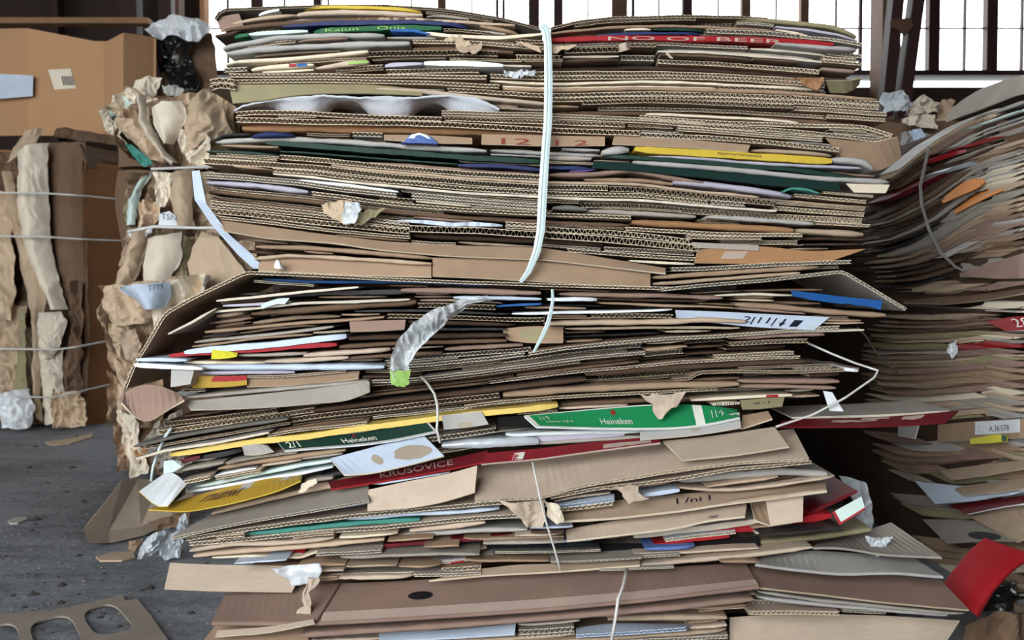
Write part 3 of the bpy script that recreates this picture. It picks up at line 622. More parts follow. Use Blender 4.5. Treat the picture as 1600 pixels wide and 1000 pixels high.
sh('bright red carton edge below the white tapered card', [(264, 556), (300, 552), (400, 547), (460, 542), (526, 538)], 8, 'P', 'red', y=-0.008, lm='the bright red edge')
pn('yellow adhesive tape scrap beside the bright red edge', [(332, 545), (350, 548), (372, 552)], [(330, 561), (350, 561), (370, 557)], 'acid', yt=-0.01, yb=-0.02, th=1.5, name='tape_scrap', cat='tape', wob=0.002)
sh('grey torn fold running from the yellow tape scrap', [(372, 555), (430, 554), (478, 552)], 6, 'R', 'greyboard', wob=0.0016)
sh('cream folded carton meeting the hanging clear plastic twist', [(474, 556), (540, 551), (608, 546)], 8, 'R', 'tan', y=-0.01, lm='the cream fold by the plastic twist')
sh('second cream fold just below the first by the plastic twist', [(414, 565), (480, 563), (544, 559)], 7, 'R', 'tan', y=-0.008)
sh('dark folded edge passing behind the plastic twist', [(544, 560), (620, 555), (690, 551)], 6, 'R', 'kraft_dark')
sh('thin cream liner above the pale folded end', [(288, 566), (350, 567), (414, 567)], 5, 'R', 'cream')
sh('upper bluish white board end sticking out past the open flap', [(208, 563), (250, 562), (290, 563)], 6, 'P', 'bluewhite', y=-0.03)
sh('lower bluish white board end sticking out past the open flap', [(204, 571), (260, 573), (316, 576)], 7, 'P', 'white', y=-0.03, lm='the white board ends')
sh('long lavender white folded board below the cream folds', [(310, 573), (400, 574), (500, 574), (600, 573)], 9, 'R', 'bluewhite', y=-0.014, lm='the long lavender white fold')
sh('dim bluish second fold of the long lavender white board', [(310, 583), (400, 582), (460, 582)], 7, 'R', 'lilac')
pn('grey-white tab hanging under the white board ends', [(268, 577), (304, 577)], [(267, 605), (298, 600)], 'greypaper', yt=-0.02, yb=-0.03, th=2)
f = pn('yellow packet edge with red print below the lavender white fold', [(312, 588), (350, 588), (386, 587)], [(300, 606), (350, 606), (386, 602)], 'gold', yt=0.0, yb=-0.006, th=2, name='printed_packet', cat='packaging', lm='the yellow and red packet edge')
patch(f, 'printed_band', 0.3, 1.0, 0.5, 0.98, 'red', 'red printed band', rag=0.05)
pn('brown carton panel beneath a thin corrugated edge', [(386, 590), (440, 588), (500, 584), (562, 580)], [(386, 605), (440, 604), (500, 600), (560, 592)], 'kraft', yt=0.01, yb=0.0, th=3)
sh('thin corrugated edge over the brown carton panel', [(386, 589), (440, 588), (500, 583), (540, 580)], 3.5, 'F', 'kraft')
sh('grey paper fold over the long light flap', [(292, 622), (340, 617), (420, 609), (500, 603), (575, 596)], 6, 'R', 'greyboard', y=-0.02, rag=0.002)
pn('long light grey flap hanging with a torn cut corner', [(290, 628), (350, 622), (420, 615), (500, 607), (578, 597)], [(298, 641), (360, 640), (440, 636), (545, 627), (578, 612)], 'greyboard', yt=-0.02, yb=-0.034, th=3, edge='edge_grey', lm='the long light grey flap')
pn('curled brown board end drooping at the foot of the big open flap', [(186, 622), (200, 607), (232, 599), (262, 606), (292, 622)], [(190, 630), (212, 656), (232, 664), (254, 646), (288, 626)], 'rosy', yt=-0.03, yb=-0.05, th=2.5, edge='edge', lm='the curled brown end')
sh('short white card pair under the curled brown end', [(245, 623), (290, 624)], 3, 'P', 'white', y=-0.03)
pn('dusty lavender brown flap below the thin grey cards', [(546, 503), (590, 501), (634, 500)], [(548, 519), (590, 518), (632, 515)], 'rosy', yt=0.0, yb=-0.006, th=3, lm='the lavender brown flap')
sh('brown fold under the shaded blue edge by the plastic twist', [(626, 454), (700, 454), (780, 456), (845, 458)], 9, 'R', 'rosy', y=-0.004)
sh('lavender white folded edge between brown folds near the thin strap', [(708, 465), (780, 466), (846, 468)], 6, 'R', 'bluewhite', y=-0.008)
sh('white card edge just past the thin strap of the middle bale', [(856, 468), (900, 467), (934, 468)], 7, 'P', 'white', y=-0.006)
sh('blue printed corner behind the plastic twist', [(776, 479), (810, 477), (846, 475)], 4, 'P', 'blue')
sh('long dusty pink fold under the roof-like flap', [(876, 459), (960, 461), (1040, 462), (1130, 466)], 7, 'R', 'rosy')
sh('thin white-edged card across the middle bale', [(800, 491), (900, 488), (980, 486), (1052, 484)], 4, 'P', 'white', y=-0.006, lm='the thin white-edged card')
f = pn('white printed label sheet with black handling marks', [(1055, 485), (1120, 487), (1200, 491), (1296, 496)], [(1057, 496), (1120, 505), (1190, 512), (1272, 516)], 'bluewhite', yt=0.0, yb=-0.012, th=1.5, name='label_sheet', cat='label', lm='the white handling label')
letters(f, '2|11|', 0.46, 0.68, 0.12, 0.72, 'ink'); patch(f, 'handling_arrow', 0.73, 0.745, 0.15, 0.7, 'ink'); poly_on(f, 'handling_arrow', [(0.715, 0.4), (0.76, 0.4), (0.738, 0.1)], 'ink')
patch(f, 'handling_box', 0.8, 0.86, 0.15, 0.65, 'ink')
sh('kraft fold overlapping the white handling label', [(852, 507), (950, 504), (1050, 503), (1095, 500), (1165, 503)], 8, 'R', 'kraft_light', y=-0.02, lm='the fold over the handling label')
pn('crumpled blue carton scrap tucked under the roof-like flap', [(1236, 455), (1290, 461), (1340, 467), (1378, 470)], [(1240, 464), (1290, 472), (1340, 478), (1376, 483)], 'blue', yt=0.0, yb=-0.008, th=2, rag=0.003, wob=0.002, lm='the blue scrap')
sh('brown fold under the crumpled blue scrap', [(1150, 476), (1230, 481), (1300, 488), (1384, 493)], 9, 'R', 'kraft', y=-0.002)
sh('grey card edge above the brown fold near the blue scrap', [(1118, 462), (1180, 459), (1240, 462)], 4, 'P', 'greyboard')
f = pn('tan panel with a faded green oval behind the thin strap', [(784, 514), (830, 509), (880, 511)], [(792, 532), (830, 537), (880, 536)], 'kraft', yt=0.02, yb=0.015, th=2)
patch(f, 'printed_oval', 0.25, 0.75, 0.12, 0.9, 'olive', 'faded green oval', shape='ellipse')
sh('corrugated edge rising from the thin strap to the leaning stack', [(826, 553), (880, 544), (950, 537), (1040, 529), (1140, 524), (1220, 518), (1312, 511)], 5, 'F', 'kraft', lm='the rising corrugated edge', edge='edge_grey', y=-0.012)
sh('long thin board poking out towards the leaning stack', [(1180, 520), (1280, 517), (1350, 516)], 4, 'P', 'greyboard', y=-0.004)
sh('wavy corrugated sheet with a torn white tip', [(1054, 593), (1080, 591), (1090, 582), (1150, 580), (1250, 582), (1342, 577)], 5, 'F', 'rosy', pitch=0.006, y=-0.008, lm='the wavy sheet with a white tip')
sh('torn white tip of paper on the wavy corrugated sheet', [(1322, 577), (1344, 580)], 7, 'P', 'white', y=-0.02)
sh('thick tan folded carton above the bright green panel', [(786, 618), (850, 613), (930, 607), (1040, 603), (1155, 600)], 10, 'R', 'kraft', y=-0.014, lm='the thick tan fold')
sh('thick brown folded carton end beside the thick tan fold', [(1157, 596), (1230, 596), (1312, 596)], 8, 'R', 'rosy', y=-0.01)
sh('second layer of the thick brown carton end', [(1157, 604), (1230, 604), (1306, 606)], 6, 'R', 'rosy', y=-0.01)
# ---- lower half of the middle bale
sh('pale yellow carton edge slanting across the bale', [(262, 712), (330, 701), (400, 690), (480, 682), (560, 670), (640, 660), (730, 648), (800, 642), (872, 634)], 9, 'P', 'pale_yellow', y=-0.02, lm='the pale yellow edge')
f = pn('dark green carton panel with white border and red star, beside the thin strap', [(432, 689), (480, 684), (560, 677), (620, 664), (664, 654)], [(446, 706), (480, 703), (560, 697), (620, 689), (684, 676)], 'darkgreen', yt=-0.01, yb=-0.03, th=3, edge='white', lm='the dark green panel')
for a, b, c, d in ((0.0, 1.0, 0.0, 0.1), (0.0, 1.0, 0.92, 1.0), (0.985, 1.0, 0.0, 1.0)): patch(f, 'printed_border', a, b, c, d, 'greypaper', 'pale printed border')
letters(f, 'Heineken', 0.4, 0.62, 0.22, 0.58, 'ink_white'); star(f, 0.5, 0.74, 0.012, 0.16, 'red'); letters(f, '2/1', 0.04, 0.12, 0.2, 0.72, 'ink_white')
f = pn('grey-white box flap with a brown stain beside the thin strap', [(690, 650), (720, 646), (752, 643)], [(694, 672), (730, 669), (764, 664)], 'greypaper', yt=-0.02, yb=-0.03, th=3, edge='charcoal', lm='the stained grey-white flap')
patch(f, 'stain', 0.3, 0.68, 0.02, 0.4, 'stain', 'brown stain', shape='blob')
f = pn('bright green carton panel with white lettering and red star', [(819, 651), (870, 646), (930, 640), (1000, 634), (1060, 632), (1110, 635), (1152, 641)], [(838, 668), (870, 669), (930, 671), (1000, 672), (1060, 671), (1110, 665), (1156, 654)], 'bright_green', yt=-0.01, yb=-0.045, th=3, edge='white', lm='the bright green panel')
for a, b, c, d in ((0.0, 1.0, 0.0, 0.05), (0.0, 0.68, 0.95, 1.0), (0.0, 0.02, 0.0, 1.0), (0.785, 0.83, 0.02, 0.98)): patch(f, 'printed_border', a, b, c, d, 'ink_white', 'white printed border')
letters(f, 'Heineken', 0.33, 0.48, 0.2, 0.48, 'ink_white'); star(f, 0.405, 0.74, 0.018, 0.18, 'red'); letters(f, '11↑', 0.055, 0.1, 0.5, 0.8, 'ink_white'); letters(f, 'cinovar 5,0 %', 0.07, 0.2, 0.3, 0.44, 'ink_white'); letters(f, '11↑', 0.87, 0.93, 0.3, 0.75, 'ink_white')
f = pn('pale grey panel with a stain tucked below the bright green panel', [(1000, 668), (1050, 663), (1100, 655), (1155, 645)], [(1000, 688), (1050, 684), (1100, 679), (1158, 669)], 'greypaper', yt=-0.03, yb=-0.05, th=3, lm='the pale grey panel')
patch(f, 'stain', 0.5, 0.6, 0.2, 0.65, 'stain', 'brown stain', shape='blob')
pn('tan triangular flap end beside the pale grey panel', [(1160, 650), (1200, 643)], [(1158, 671), (1207, 655)], 'kraft', yt=-0.01, yb=-0.03, th=3)
crumple('torn_paper', 'translucent torn tan paper hanging over the bright green panel', 'paper', [(1000, 616), (1020, 632), (1028, 654)], [(1072, 611), (1060, 628), (1034, 655)], PL - 0.05, 'tan', amp=0.008, seed=12, nu=12, nv=12, freq=14)
pn('black carton side at the end of the bright green panel', [(777, 652), (820, 650)], [(778, 668), (838, 668)], 'black', yt=-0.004, yb=-0.02, th=2)
f = pn('olive yellow printed card towards the leaning stack', [(1156, 626), (1190, 623), (1226, 621)], [(1160, 640), (1190, 639), (1222, 635)], 'olive', yt=0.0, yb=-0.012, th=2, lm='the olive yellow card')
letters(f, 'ni - r', 0.3, 0.7, 0.4, 0.7, 'ink')
f = sh('navy lettered white strip beside the olive yellow card', [(1114, 632), (1156, 630)], 5, 'P', 'cream', y=-0.01); letters(f, 'IIHIMI', 0.1, 0.9, -0.7, 0.7, 'navy', edge=True)
f = sh('cream edge with a red stripe above the olive yellow card', [(1080, 625), (1160, 621), (1238, 617)], 5, 'P', 'cream', y=-0.004); patch(f, 'printed_stripe', 0.74, 0.86, -0.7, 0.7, 'red', 'red stripe', edge=True)
pn('white paper tag hanging over the loose wire', [(1286, 611), (1300, 613)], [(1296, 642), (1318, 643)], 'white', yt=-0.03, yb=-0.04, th=1.2, name='paper_tag', cat='tag')
f = pn('long dark red carton panel with grey scuffs reaching towards the leaning stack', [(1222, 659), (1262, 655), (1350, 654), (1420, 650), (1497, 643)], [(1214, 668), (1280, 668), (1350, 667), (1420, 665), (1478, 660)], 'dark_red', yt=0.0, yb=-0.03, th=3, lm='the long dark red panel')
for a, b, c, d in ((0.3, 0.56, 0.45, 0.62), (0.46, 0.62, 0.68, 0.82), (0.7, 0.82, 0.5, 0.78)): patch(f, 'scuff', a, b, c, d, 'scuff', 'pale torn scuff', rag=0.16)
sh('grey backing of the long dark red panel', [(1238, 653), (1330, 651), (1420, 648), (1490, 643)], 4, 'P', 'greyboard', y=0.01)
f = pn('white carton flap with two brown stains leaning out of the bale', [(516, 717), (560, 706), (610, 692), (662, 681)], [(538, 743), (580, 741), (640, 727), (694, 713)], 'bluewhite', yt=-0.02, yb=-0.06, th=3, edge='cream', lm='the stained white flap')
patch(f, 'stain', 0.58, 0.96, 0.12, 0.72, 'stain', 'large brown stain', shape='blob'); patch(f, 'stain', 0.36, 0.46, 0.25, 0.7, 'stain', 'small brown stain', shape='blob')
f = pn('dark red lettered carton edge below the stained white flap', [(513, 754), (580, 742), (640, 730), (700, 719), (762, 705)], [(518, 765), (580, 756), (640, 746), (700, 735), (762, 722)], 'dark_red', yt=-0.02, yb=-0.045, th=3, edge='red', lm='the lettered dark red edge')
letters(f, 'KRUSOVICE', 0.32, 0.78, 0.3, 0.85, 'scuff')
f = pn('red carton edge with a small label above the big tan board', [(760, 709), (840, 702), (930, 692), (1030, 683)], [(752, 726), (840, 718), (930, 706), (1032, 693)], 'brick_red', yt=-0.03, yb=-0.055, th=3, edge='scuff', lm='the red edge over the big board')
patch(f, 'printed_label', 0.17, 0.23, 0.05, 0.7, 'ink_white', 'white label', rag=0.1); patch(f, 'printed_emblem', 0.155, 0.2, 0.0, 0.6, 'red'); patch(f, 'scuff', 0.68, 0.95, 0.1, 0.55, 'scuff', 'worn pale area', rag=0.1)
sh('silver plastic film folded below the stained grey-white flap', [(690, 698), (740, 694), (800, 692), (842, 690)], 14, 'R', 'cloudy_plastic', y=-0.03, name='plastic_film', cat='plastic', wob=0.003, lm='the silver film')
sh('white inner edge with a lavender stripe under the bright green panel', [(832, 686), (880, 683), (930, 681), (976, 679)], 9, 'P', 'lilac', y=-0.02, wob=0.0015)
sh('long white folded lip below the bright green panel', [(790, 681), (850, 678), (930, 675), (1000, 675)], 7, 'R', 'white', y=-0.026, lm='the white lip')
sh('grey crumpled liner just above the red edge', [(800, 697), (880, 691), (960, 687), (1010, 683)], 6, 'R', 'greyboard', y=-0.02, wob=0.002)
pn('big tan board sloping out below the red edge, tied by the thin strap', [(742, 730), (840, 719), (900, 712), (970, 702), (1040, 694), (1140, 683), (1240, 672)], [(742, 783), (800, 780), (846, 779), (880, 767), (930, 756), (990, 747), (1060, 735), (1150, 724), (1264, 718)], 'tan', st='F', yt=0.02, yb=-0.07, th=5, lm='the big tan board', pitch=0.0098, edge='edge')
sh('second thick corrugated board beneath the big tan board', [(860, 778), (920, 766), (990, 757), (1060, 748), (1150, 733), (1268, 722)], 5, 'F', 'tan', y=-0.062, pitch=0.0105, depth=0.2, edge='edge')
pn('smaller tan board lying on the big tan board', [(1036, 690), (1100, 684), (1210, 668)], [(1066, 720), (1150, 712), (1233, 699)], 'tan', yt=-0.03, yb=-0.085, th=3, lm='the smaller tan board')
pn('pale tan flap hanging down beside the lettered dark red edge', [(576, 766), (640, 752), (700, 741), (746, 728)], [(574, 799), (640, 795), (690, 786), (742, 770)], 'tan', yt=-0.05, yb=-0.075, th=3, lm='the pale tan flap')
pn('wide grey kraft board sloping out towards the floor sheet', [(330, 806), (400, 790), (480, 772), (576, 752)], [(268, 842), (350, 823), (420, 810), (500, 797), (577, 783)], 'greyboard', st='F', yt=0.0, yb=-0.075, th=4.5, lm='the wide grey kraft board', pitch=0.0075, edge='edge_grey')
sh('corrugated edge below the wide grey kraft board', [(290, 843), (380, 828), (480, 815), (570, 805), (660, 797), (760, 787), (848, 780)], 6, 'F', 'tan', y=-0.06, depth=0.2, pitch=0.0078, lm='the edge below the grey board', edge='edge_grey')
sh('teal printed paper edge between corrugated boards', [(384, 835), (470, 826), (560, 818), (656, 812)], 6, 'P', 'teal', y=-0.05, lm='the teal paper edge')
sh('white crinkled paper lying above the teal paper edge', [(540, 812), (620, 806), (690, 803), (780, 796)], 6, 'R', 'bluewhite', y=-0.05, wob=0.002)
sh('corrugated edge right under the teal paper edge', [(296, 850), (400, 841), (500, 831), (600, 824), (700, 814), (848, 802)], 6, 'F', 'tan', y=-0.055, depth=0.2, pitch=0.0078, edge='edge_grey')
f = pn('golden printed packet fanned out by the white triangular flap', [(296, 778), (350, 763), (420, 748), (472, 744)], [(232, 797), (290, 801), (360, 788), (430, 770), (470, 752)], 'gold', yt=-0.02, yb=-0.07, th=2, name='printed_packet', cat='packaging', edge='yellow', lm='the golden packet')
letters(f, 'rnunwr', 0.25, 0.55, 0.35, 0.72, 'ink_brown'); poly_on(f, 'pale_field', [(0.5, 0.6), (0.9, 0.72), (0.9, 0.97), (0.5, 0.97)], 'greypaper')
pn('glossy white triangular flap with a yellow border', [(262, 736), (276, 742), (292, 757)], [(217, 768), (244, 792), (262, 792)], 'white', yt=-0.04, yb=-0.08, th=2, edge='pale_yellow', lm='the white triangular flap')
pn('black carton corner beside the white triangular flap', [(278, 758), (289, 759)], [(262, 790), (289, 773)], 'charcoal', yt=-0.035, yb=-0.05, th=2)
pn('small crumpled white paper piece hanging below the pale yellow edge', [(256, 721), (270, 718), (284, 722)], [(256, 740), (268, 740), (284, 729)], 'mint', yt=-0.03, yb=-0.045, th=2, name='paper_scrap', cat='paper')
sh('maroon printed strip below the pale yellow edge', [(282, 722), (296, 718), (312, 714)], 9, 'P', 'maroon', y=-0.02)
sh('black strip continuing the maroon one', [(312, 716), (350, 710), (380, 703)], 8, 'P', 'charcoal', y=-0.012)
pn('grey-white crumpled carton piece beside the dark green panel', [(378, 697), (400, 694), (418, 696)], [(382, 711), (404, 712), (428, 706)], 'greypaper', yt=-0.02, yb=-0.035, th=2)
sh('grey board sticking out above the pale yellow edge', [(212, 717), (260, 704), (330, 693), (420, 676)], 4, 'P', 'greypaper', y=-0.03)
sh('dark thin board sticking out above the grey board', [(208, 698), (280, 682), (360, 668), (450, 655)], 5, 'R', 'greyboard_dark', y=-0.03)
sh('tan fold between grey boards under the dark green panel', [(340, 733), (400, 722), (470, 713), (540, 703)], 8, 'R', 'kraft', y=-0.02)
sh('torn white paper edge under the tan fold', [(332, 745), (350, 741), (376, 735), (400, 732)], 4, 'P', 'white', y=-0.02, rag=0.003)
sh('long curved grey-white card below the tan fold', [(300, 762), (400, 742), (470, 728), (520, 720)], 6, 'R', 'mint', y=-0.02, lm='the curved grey-white card')
sh('white lined card above the golden packet', [(290, 770), (400, 752), (470, 740), (520, 730)], 5, 'R', 'white', y=-0.02)
sh('tan liner below the golden packet', [(330, 803), (420, 780), (500, 763), (570, 752)], 8, 'R', 'kraft_light', y=-0.03)
sh('black folded edge near the lettered dark red edge', [(500, 745), (520, 742), (560, 735)], 9, 'R', 'charcoal', y=0.0)
crumple('torn_paper', 'tan torn paper corner poking out beside the golden packet', 'paper', [(466, 757), (468, 770)], [(496, 744), (490, 758)], PL - 0.06, 'cream', amp=0.006, seed=21, nu=8, nv=8, freq=20)
# lower right of the middle bale
pn('corrugated board pair end with a pale face behind the torn kraft paper', [(866, 789), (900, 783), (960, 774)], [(866, 792), (900, 789), (960, 781)], 'bluewhite', st='F', yt=-0.03, yb=-0.05, th=5, pitch=0.0095)
sh('lower board of the corrugated pair behind the torn kraft paper', [(872, 797), (910, 793), (958, 786)], 6, 'F', 'tan', y=-0.05, pitch=0.0095)
crumple('torn_paper', 'torn kraft liner hanging in a jagged strip below the big tan board', 'paper', [(940, 762), (976, 768), (984, 786)], [(996, 757), (1000, 766), (1010, 778)], PL - 0.075, 'tan', amp=0.008, seed=23, nu=12, nv=12, freq=18)
crumple('torn_paper', 'crumpled kraft paper ball caught under the thin strap', 'paper', [(780, 785), (800, 800), (830, 818)], [(846, 781), (852, 800), (848, 822)], PL - 0.085, 'tan', amp=0.014, seed=25, nu=16, nv=16, freq=16)
crumple('torn_paper', 'second kraft scrap spreading past the thin strap', 'paper', [(848, 783), (854, 800), (866, 818)], [(868, 785), (878, 800), (882, 812)], PL - 0.085, 'cream', amp=0.01, seed=26, nu=12, nv=14, freq=18)
sh('pale blue-white smooth card below the second thick board', [(1000, 776), (1060, 766), (1062, 766)], 8, 'P', 'bluewhite', y=-0.05)
sh('grey paper pad rounded at the end towards the leaning stack', [(1062, 752), (1140, 744), (1220, 738), (1293, 742)], 12, 'R', 'greypaper', y=-0.03, lm='the grey rounded pad')
sh('tan fold under the grey rounded pad', [(1062, 762), (1110, 766), (1150, 766), (1230, 757), (1308, 746)], 5, 'R', 'tan', y=-0.04)
f = pn('wide kraft carton panel with small black marks', [(880, 798), (960, 784), (1060, 774), (1150, 766), (1290, 756)], [(882, 815), (960, 811), (1060, 800), (1130, 789), (1292, 768)], 'kraft_light', yt=-0.01, yb=-0.06, th=4, edge='edge', lm='the kraft panel with marks')
letters(f, 'I /ni I', 0.43, 0.56, 0.35, 0.7, 'ink')
sh('brown fold protruding under the kraft panel with marks', [(1130, 787), (1200, 778), (1292, 767)], 6, 'R', 'kraft_light', y=-0.06)
f = pn('long tan carton panel below the kraft panel with marks', [(884, 829), (960, 815), (1060, 803), (1167, 789)], [(886, 846), (960, 838), (1060, 826), (1100, 815), (1164, 808)], 'tan', yt=-0.03, yb=-0.065, th=3.5, lm='the long tan panel')
letters(f, 'rnunr', 0.8, 0.85, 0.1, 0.3, 'ink')
pn('square tan carton tab hanging at the end towards the leaning stack', [(1196, 781), (1255, 773)], [(1204, 822), (1254, 815)], 'tan', yt=-0.04, yb=-0.055, th=3, lm='the square tan tab')
pn('side of the square tan tab with shade put into its colour', [(1172, 785), (1196, 782)], [(1180, 814), (1203, 822)], 'kraft', yt=0.0, yb=-0.04, th=3)  # darker than the tab itself: its shade is put into the colour
sh('red carton edge under the square tan tab', [(1100, 833), (1180, 824), (1260, 812), (1300, 806)], 11, 'P', 'red', y=-0.02, lm='the red edge under the tab')
f = pn('small white box end with a red border', [(1300, 801), (1346, 776)], [(1312, 821), (1352, 796)], 'mint', yt=-0.03, yb=-0.04, th=3, edge='red', name='small_carton', cat='box', lm='the white box end')
for a, b, c, d in ((0, 1, 0, 0.14), (0, 0.09, 0, 1)): patch(f, 'red_border', a, b, c, d, 'red', 'red border')
sh('slim red flap above the white box end', [(1262, 804), (1300, 786), (1340, 768)], 6, 'P', 'dark_red', y=0.0)
sh('long whitish card under the long tan panel', [(990, 838), (1060, 830), (1130, 822), (1190, 814)], 9, 'P', 'greypaper', y=-0.03, lm='the long whitish card')
sh('red and white printed edge below the long whitish card', [(1016, 853), (1060, 847), (1140, 838)], 5, 'P', 'red', y=-0.03); 
sh('white notched card edge above the black carton panel', [(1040, 845), (1090, 838), (1150, 832)], 5, 'F', 'white', y=-0.03, pitch=0.006)
sh('sky blue card edge in front of the black carton panel', [(1008, 858), (1050, 857), (1088, 855)], 5, 'P', 'skyblue', y=-0.05)
pn('black carton panel with pale small marks', [(930, 850), (1020, 849), (1100, 843), (1186, 838)], [(940, 868), (1000, 864), (1100, 862), (1190, 858)], 'black', yt=-0.01, yb=-0.03, th=2, lm='the black panel')
sh('tan liner lip under the black carton panel', [(990, 866), (1080, 864), (1186, 857)], 4, 'R', 'tan', y=-0.05)
pn('dark red printed carton face low at the crushed-bale end', [(392, 868), (430, 861), (480, 854)], [(392, 873), (430, 871), (474, 868)], 'red', yt=-0.02, yb=-0.035, th=2, lm='the low dark red face')
sh('white torn carton corner ending the low dark red face', [(330, 873), (390, 869), (470, 872), (500, 862)], 4, 'R', 'cream', y=-0.05)
sh('long thin red edge low in the middle bale', [(568, 858), (640, 850), (700, 846), (800, 839)], 6, 'P', 'dark_red', y=-0.04, lm='the long thin red edge')
sh('white-grey rolled card above the long thin red edge', [(620, 838), (700, 833), (760, 829), (824, 828)], 7, 'R', 'greypaper', y=-0.04)
sh('tan broad fold towards the thin strap above the white-grey roll', [(640, 830), (720, 822), (758, 817)], 8, 'R', 'tan', y=-0.05)
sh('tan liner between red edges', [(596, 862), (680, 859), (760, 859)], 7, 'R', 'kraft_light', y=-0.03)
sh('tan torn folds piled at the crushed-bale end', [(296, 862), (360, 852), (440, 848), (520, 842)], 7, 'R', 'tan', y=-0.055, wob=0.0016)
sh('lower tan torn fold piled at the crushed-bale end', [(300, 872), (340, 866), (420, 859), (520, 850), (600, 843)], 7, 'R', 'kraft_light', y=-0.055, wob=0.0016)
sh('grey paper long sheet below the low dark red face', [(480, 878), (600, 880), (700, 877), (770, 870)], 5, 'R', 'greypaper', y=-0.04)
f = sh('thin sheet edge with a pink mark below the long thin red edge', [(620, 882), (700, 880), (760, 872)], 3, 'P', 'kraft_light', y=-0.04); patch(f, 'printed_mark', 0.6, 0.75, -0.8, 0.8, 'red', 'pink mark', edge=True)
# ---- lower bale
pn('long pale tan flap sticking out over the floor at the crushed-bale end', [(266, 880), (330, 883), (400, 884), (478, 885)], [(257, 921), (330, 924), (400, 925), (456, 926)], 'tan', yt=-0.03, yb=-0.06, th=3, lm='the long pale tan flap')
crumple('packing_tape', 'shiny clear tape bunched over the end of the long pale tan flap', 'tape', [(424, 888), (450, 902), (455, 916)], [(500, 878), (504, 890), (494, 912)], PL - 0.085, 'clear_plastic', amp=0.01, seed=31, nu=30, nv=14, freq=12, jit=0.4, fold=0.006, smooth=True, rag=0.001)
crumple('torn_paper', 'twisted kraft paper strip trailing down from the bunched tape', 'paper', [(482, 905), (472, 925), (474, 948), (440, 972)], [(500, 903), (484, 928), (484, 954), (462, 984)], PL - 0.10, 'tan', amp=0.006, seed=33, nu=8, nv=24, freq=22)
sh('corrugated pair crushed above the long brown lid', [(500, 901), (560, 898), (650, 896), (740, 891)], 6, 'F', 'greyboard', y=-0.05, pitch=0.0075, edge='edge_grey')
sh('corrugated edge ending short above the long brown lid', [(690, 890), (752, 886)], 6, 'F', 'kraft', y=-0.055, pitch=0.0085)
pn('grey-tan flap lying along the top of the long brown lid', [(752, 890), (800, 884), (880, 882), (1000, 876)], [(670, 908), (760, 900), (870, 894), (1000, 884)], 'kraft_light', yt=-0.05, yb=-0.07, th=3)
f = pn('long brown carton lid with a hand hole, tied by a wire', [(352, 930), (500, 916), (620, 911), (700, 906), (850, 897), (1000, 891), (1165, 883)], [(330, 976), (490, 977), (620, 970), (700, 965), (850, 955), (1000, 941), (1186, 919)], 'rosy', st='R', yt=-0.03, yb=-0.12, th=7, lm='the long brown lid')
patch(f, 'hand_hole', 0.355, 0.402, 0.45, 0.67, 'black', 'black oval painted as the dark inside the hand hole', shape='ellipse'); patch(f, 'pale_lip', 0.2, 1.0, 0.03, 0.26, 'scuff', 'pale worn lip')  # flat black oval stands in for the dark inside the hole
poly_on(f, 'fold_crease', [(0.19, 0.0), (0.194, 0.0), (0.225, 1.0), (0.221, 1.0)], 'ink_brown')
sh('second lip of the long brown lid', [(470, 994), (620, 985), (760, 975), (900, 965), (1060, 950), (1178, 938)], 9, 'R', 'rosy', y=-0.115, depth=0.25, lm='the second brown lip')
pn('brown carton lid end bending towards the leaning stack', [(1166, 883), (1260, 893), (1360, 900), (1470, 908)], [(1186, 919), (1280, 930), (1380, 942), (1514, 954)], 'rosy', st='P', yt=-0.02, yb=-0.11, th=3, lm='the bent brown lid end')
sh('layered board edge under the bent brown lid end', [(1186, 926), (1280, 938), (1400, 951), (1510, 961)], 5, 'R', 'greyboard', y=-0.1, depth=0.25)
sh('grey layered boards tucked under the bent brown lid end', [(1186, 936), (1260, 943), (1330, 949), (1480, 962)], 7, 'R', 'greypaper', y=-0.09, depth=0.25)
pn('grey carton flap folded out towards the leaning stack', [(1280, 848), (1340, 835), (1392, 818)], [(1270, 857), (1312, 856), (1380, 868), (1472, 873)], 'greyboard', st='R', yt=0.05, yb=-0.07, th=4, lm='the grey folded flap', edge='edge_grey')
pn('second grey carton flap under the grey folded flap', [(1190, 872), (1270, 862), (1330, 866), (1430, 876)], [(1180, 883), (1250, 893), (1312, 899), (1400, 897), (1474, 903)], 'greypaper', st='R', yt=-0.02, yb=-0.09, th=5, edge='edge_grey')
sh('pale folded edge sweeping into the grey flaps', [(1000, 884), (1090, 876), (1180, 868), (1270, 856)], 7, 'R', 'tan', y=-0.06)
sh('kraft bent board above the grey folded flap', [(1180, 850), (1260, 842), (1330, 834), (1362, 829)], 9, 'R', 'olive', y=-0.02)
pn('broad pale tan carton side at the base towards the leaning stack', [(1140, 965), (1240, 958), (1380, 962), (1500, 970)], [(1140, 1016), (1250, 1018), (1380, 1018), (1470, 1016)], 'tan', yt=-0.03, yb=-0.06, th=3, lm='the broad pale tan side')
sh('maroon corrugated strip above the broad pale tan side', [(1170, 957), (1240, 957), (1312, 959)], 6, 'F', 'scuff', y=-0.09)
pn('white printed carton side with red print at the base', [(592, 990), (700, 985), (806, 976)], [(592, 1003), (700, 998), (804, 992)], 'bluewhite', yt=-0.07, yb=-0.09, th=3, lm='the white base carton')
pn('blue-white open carton at the base past the wire', [(900, 983), (960, 976), (1085, 978)], [(900, 994), (980, 990), (1072, 983)], 'bluewhite', st='F', yt=-0.05, yb=-0.09, th=5, pitch=0.009, lm='the blue-white open carton')
sh('light ribbed kraft edge over the blue-white open carton', [(950, 968), (1040, 966), (1136, 966)], 9, 'R', 'kraft_light', y=-0.08)
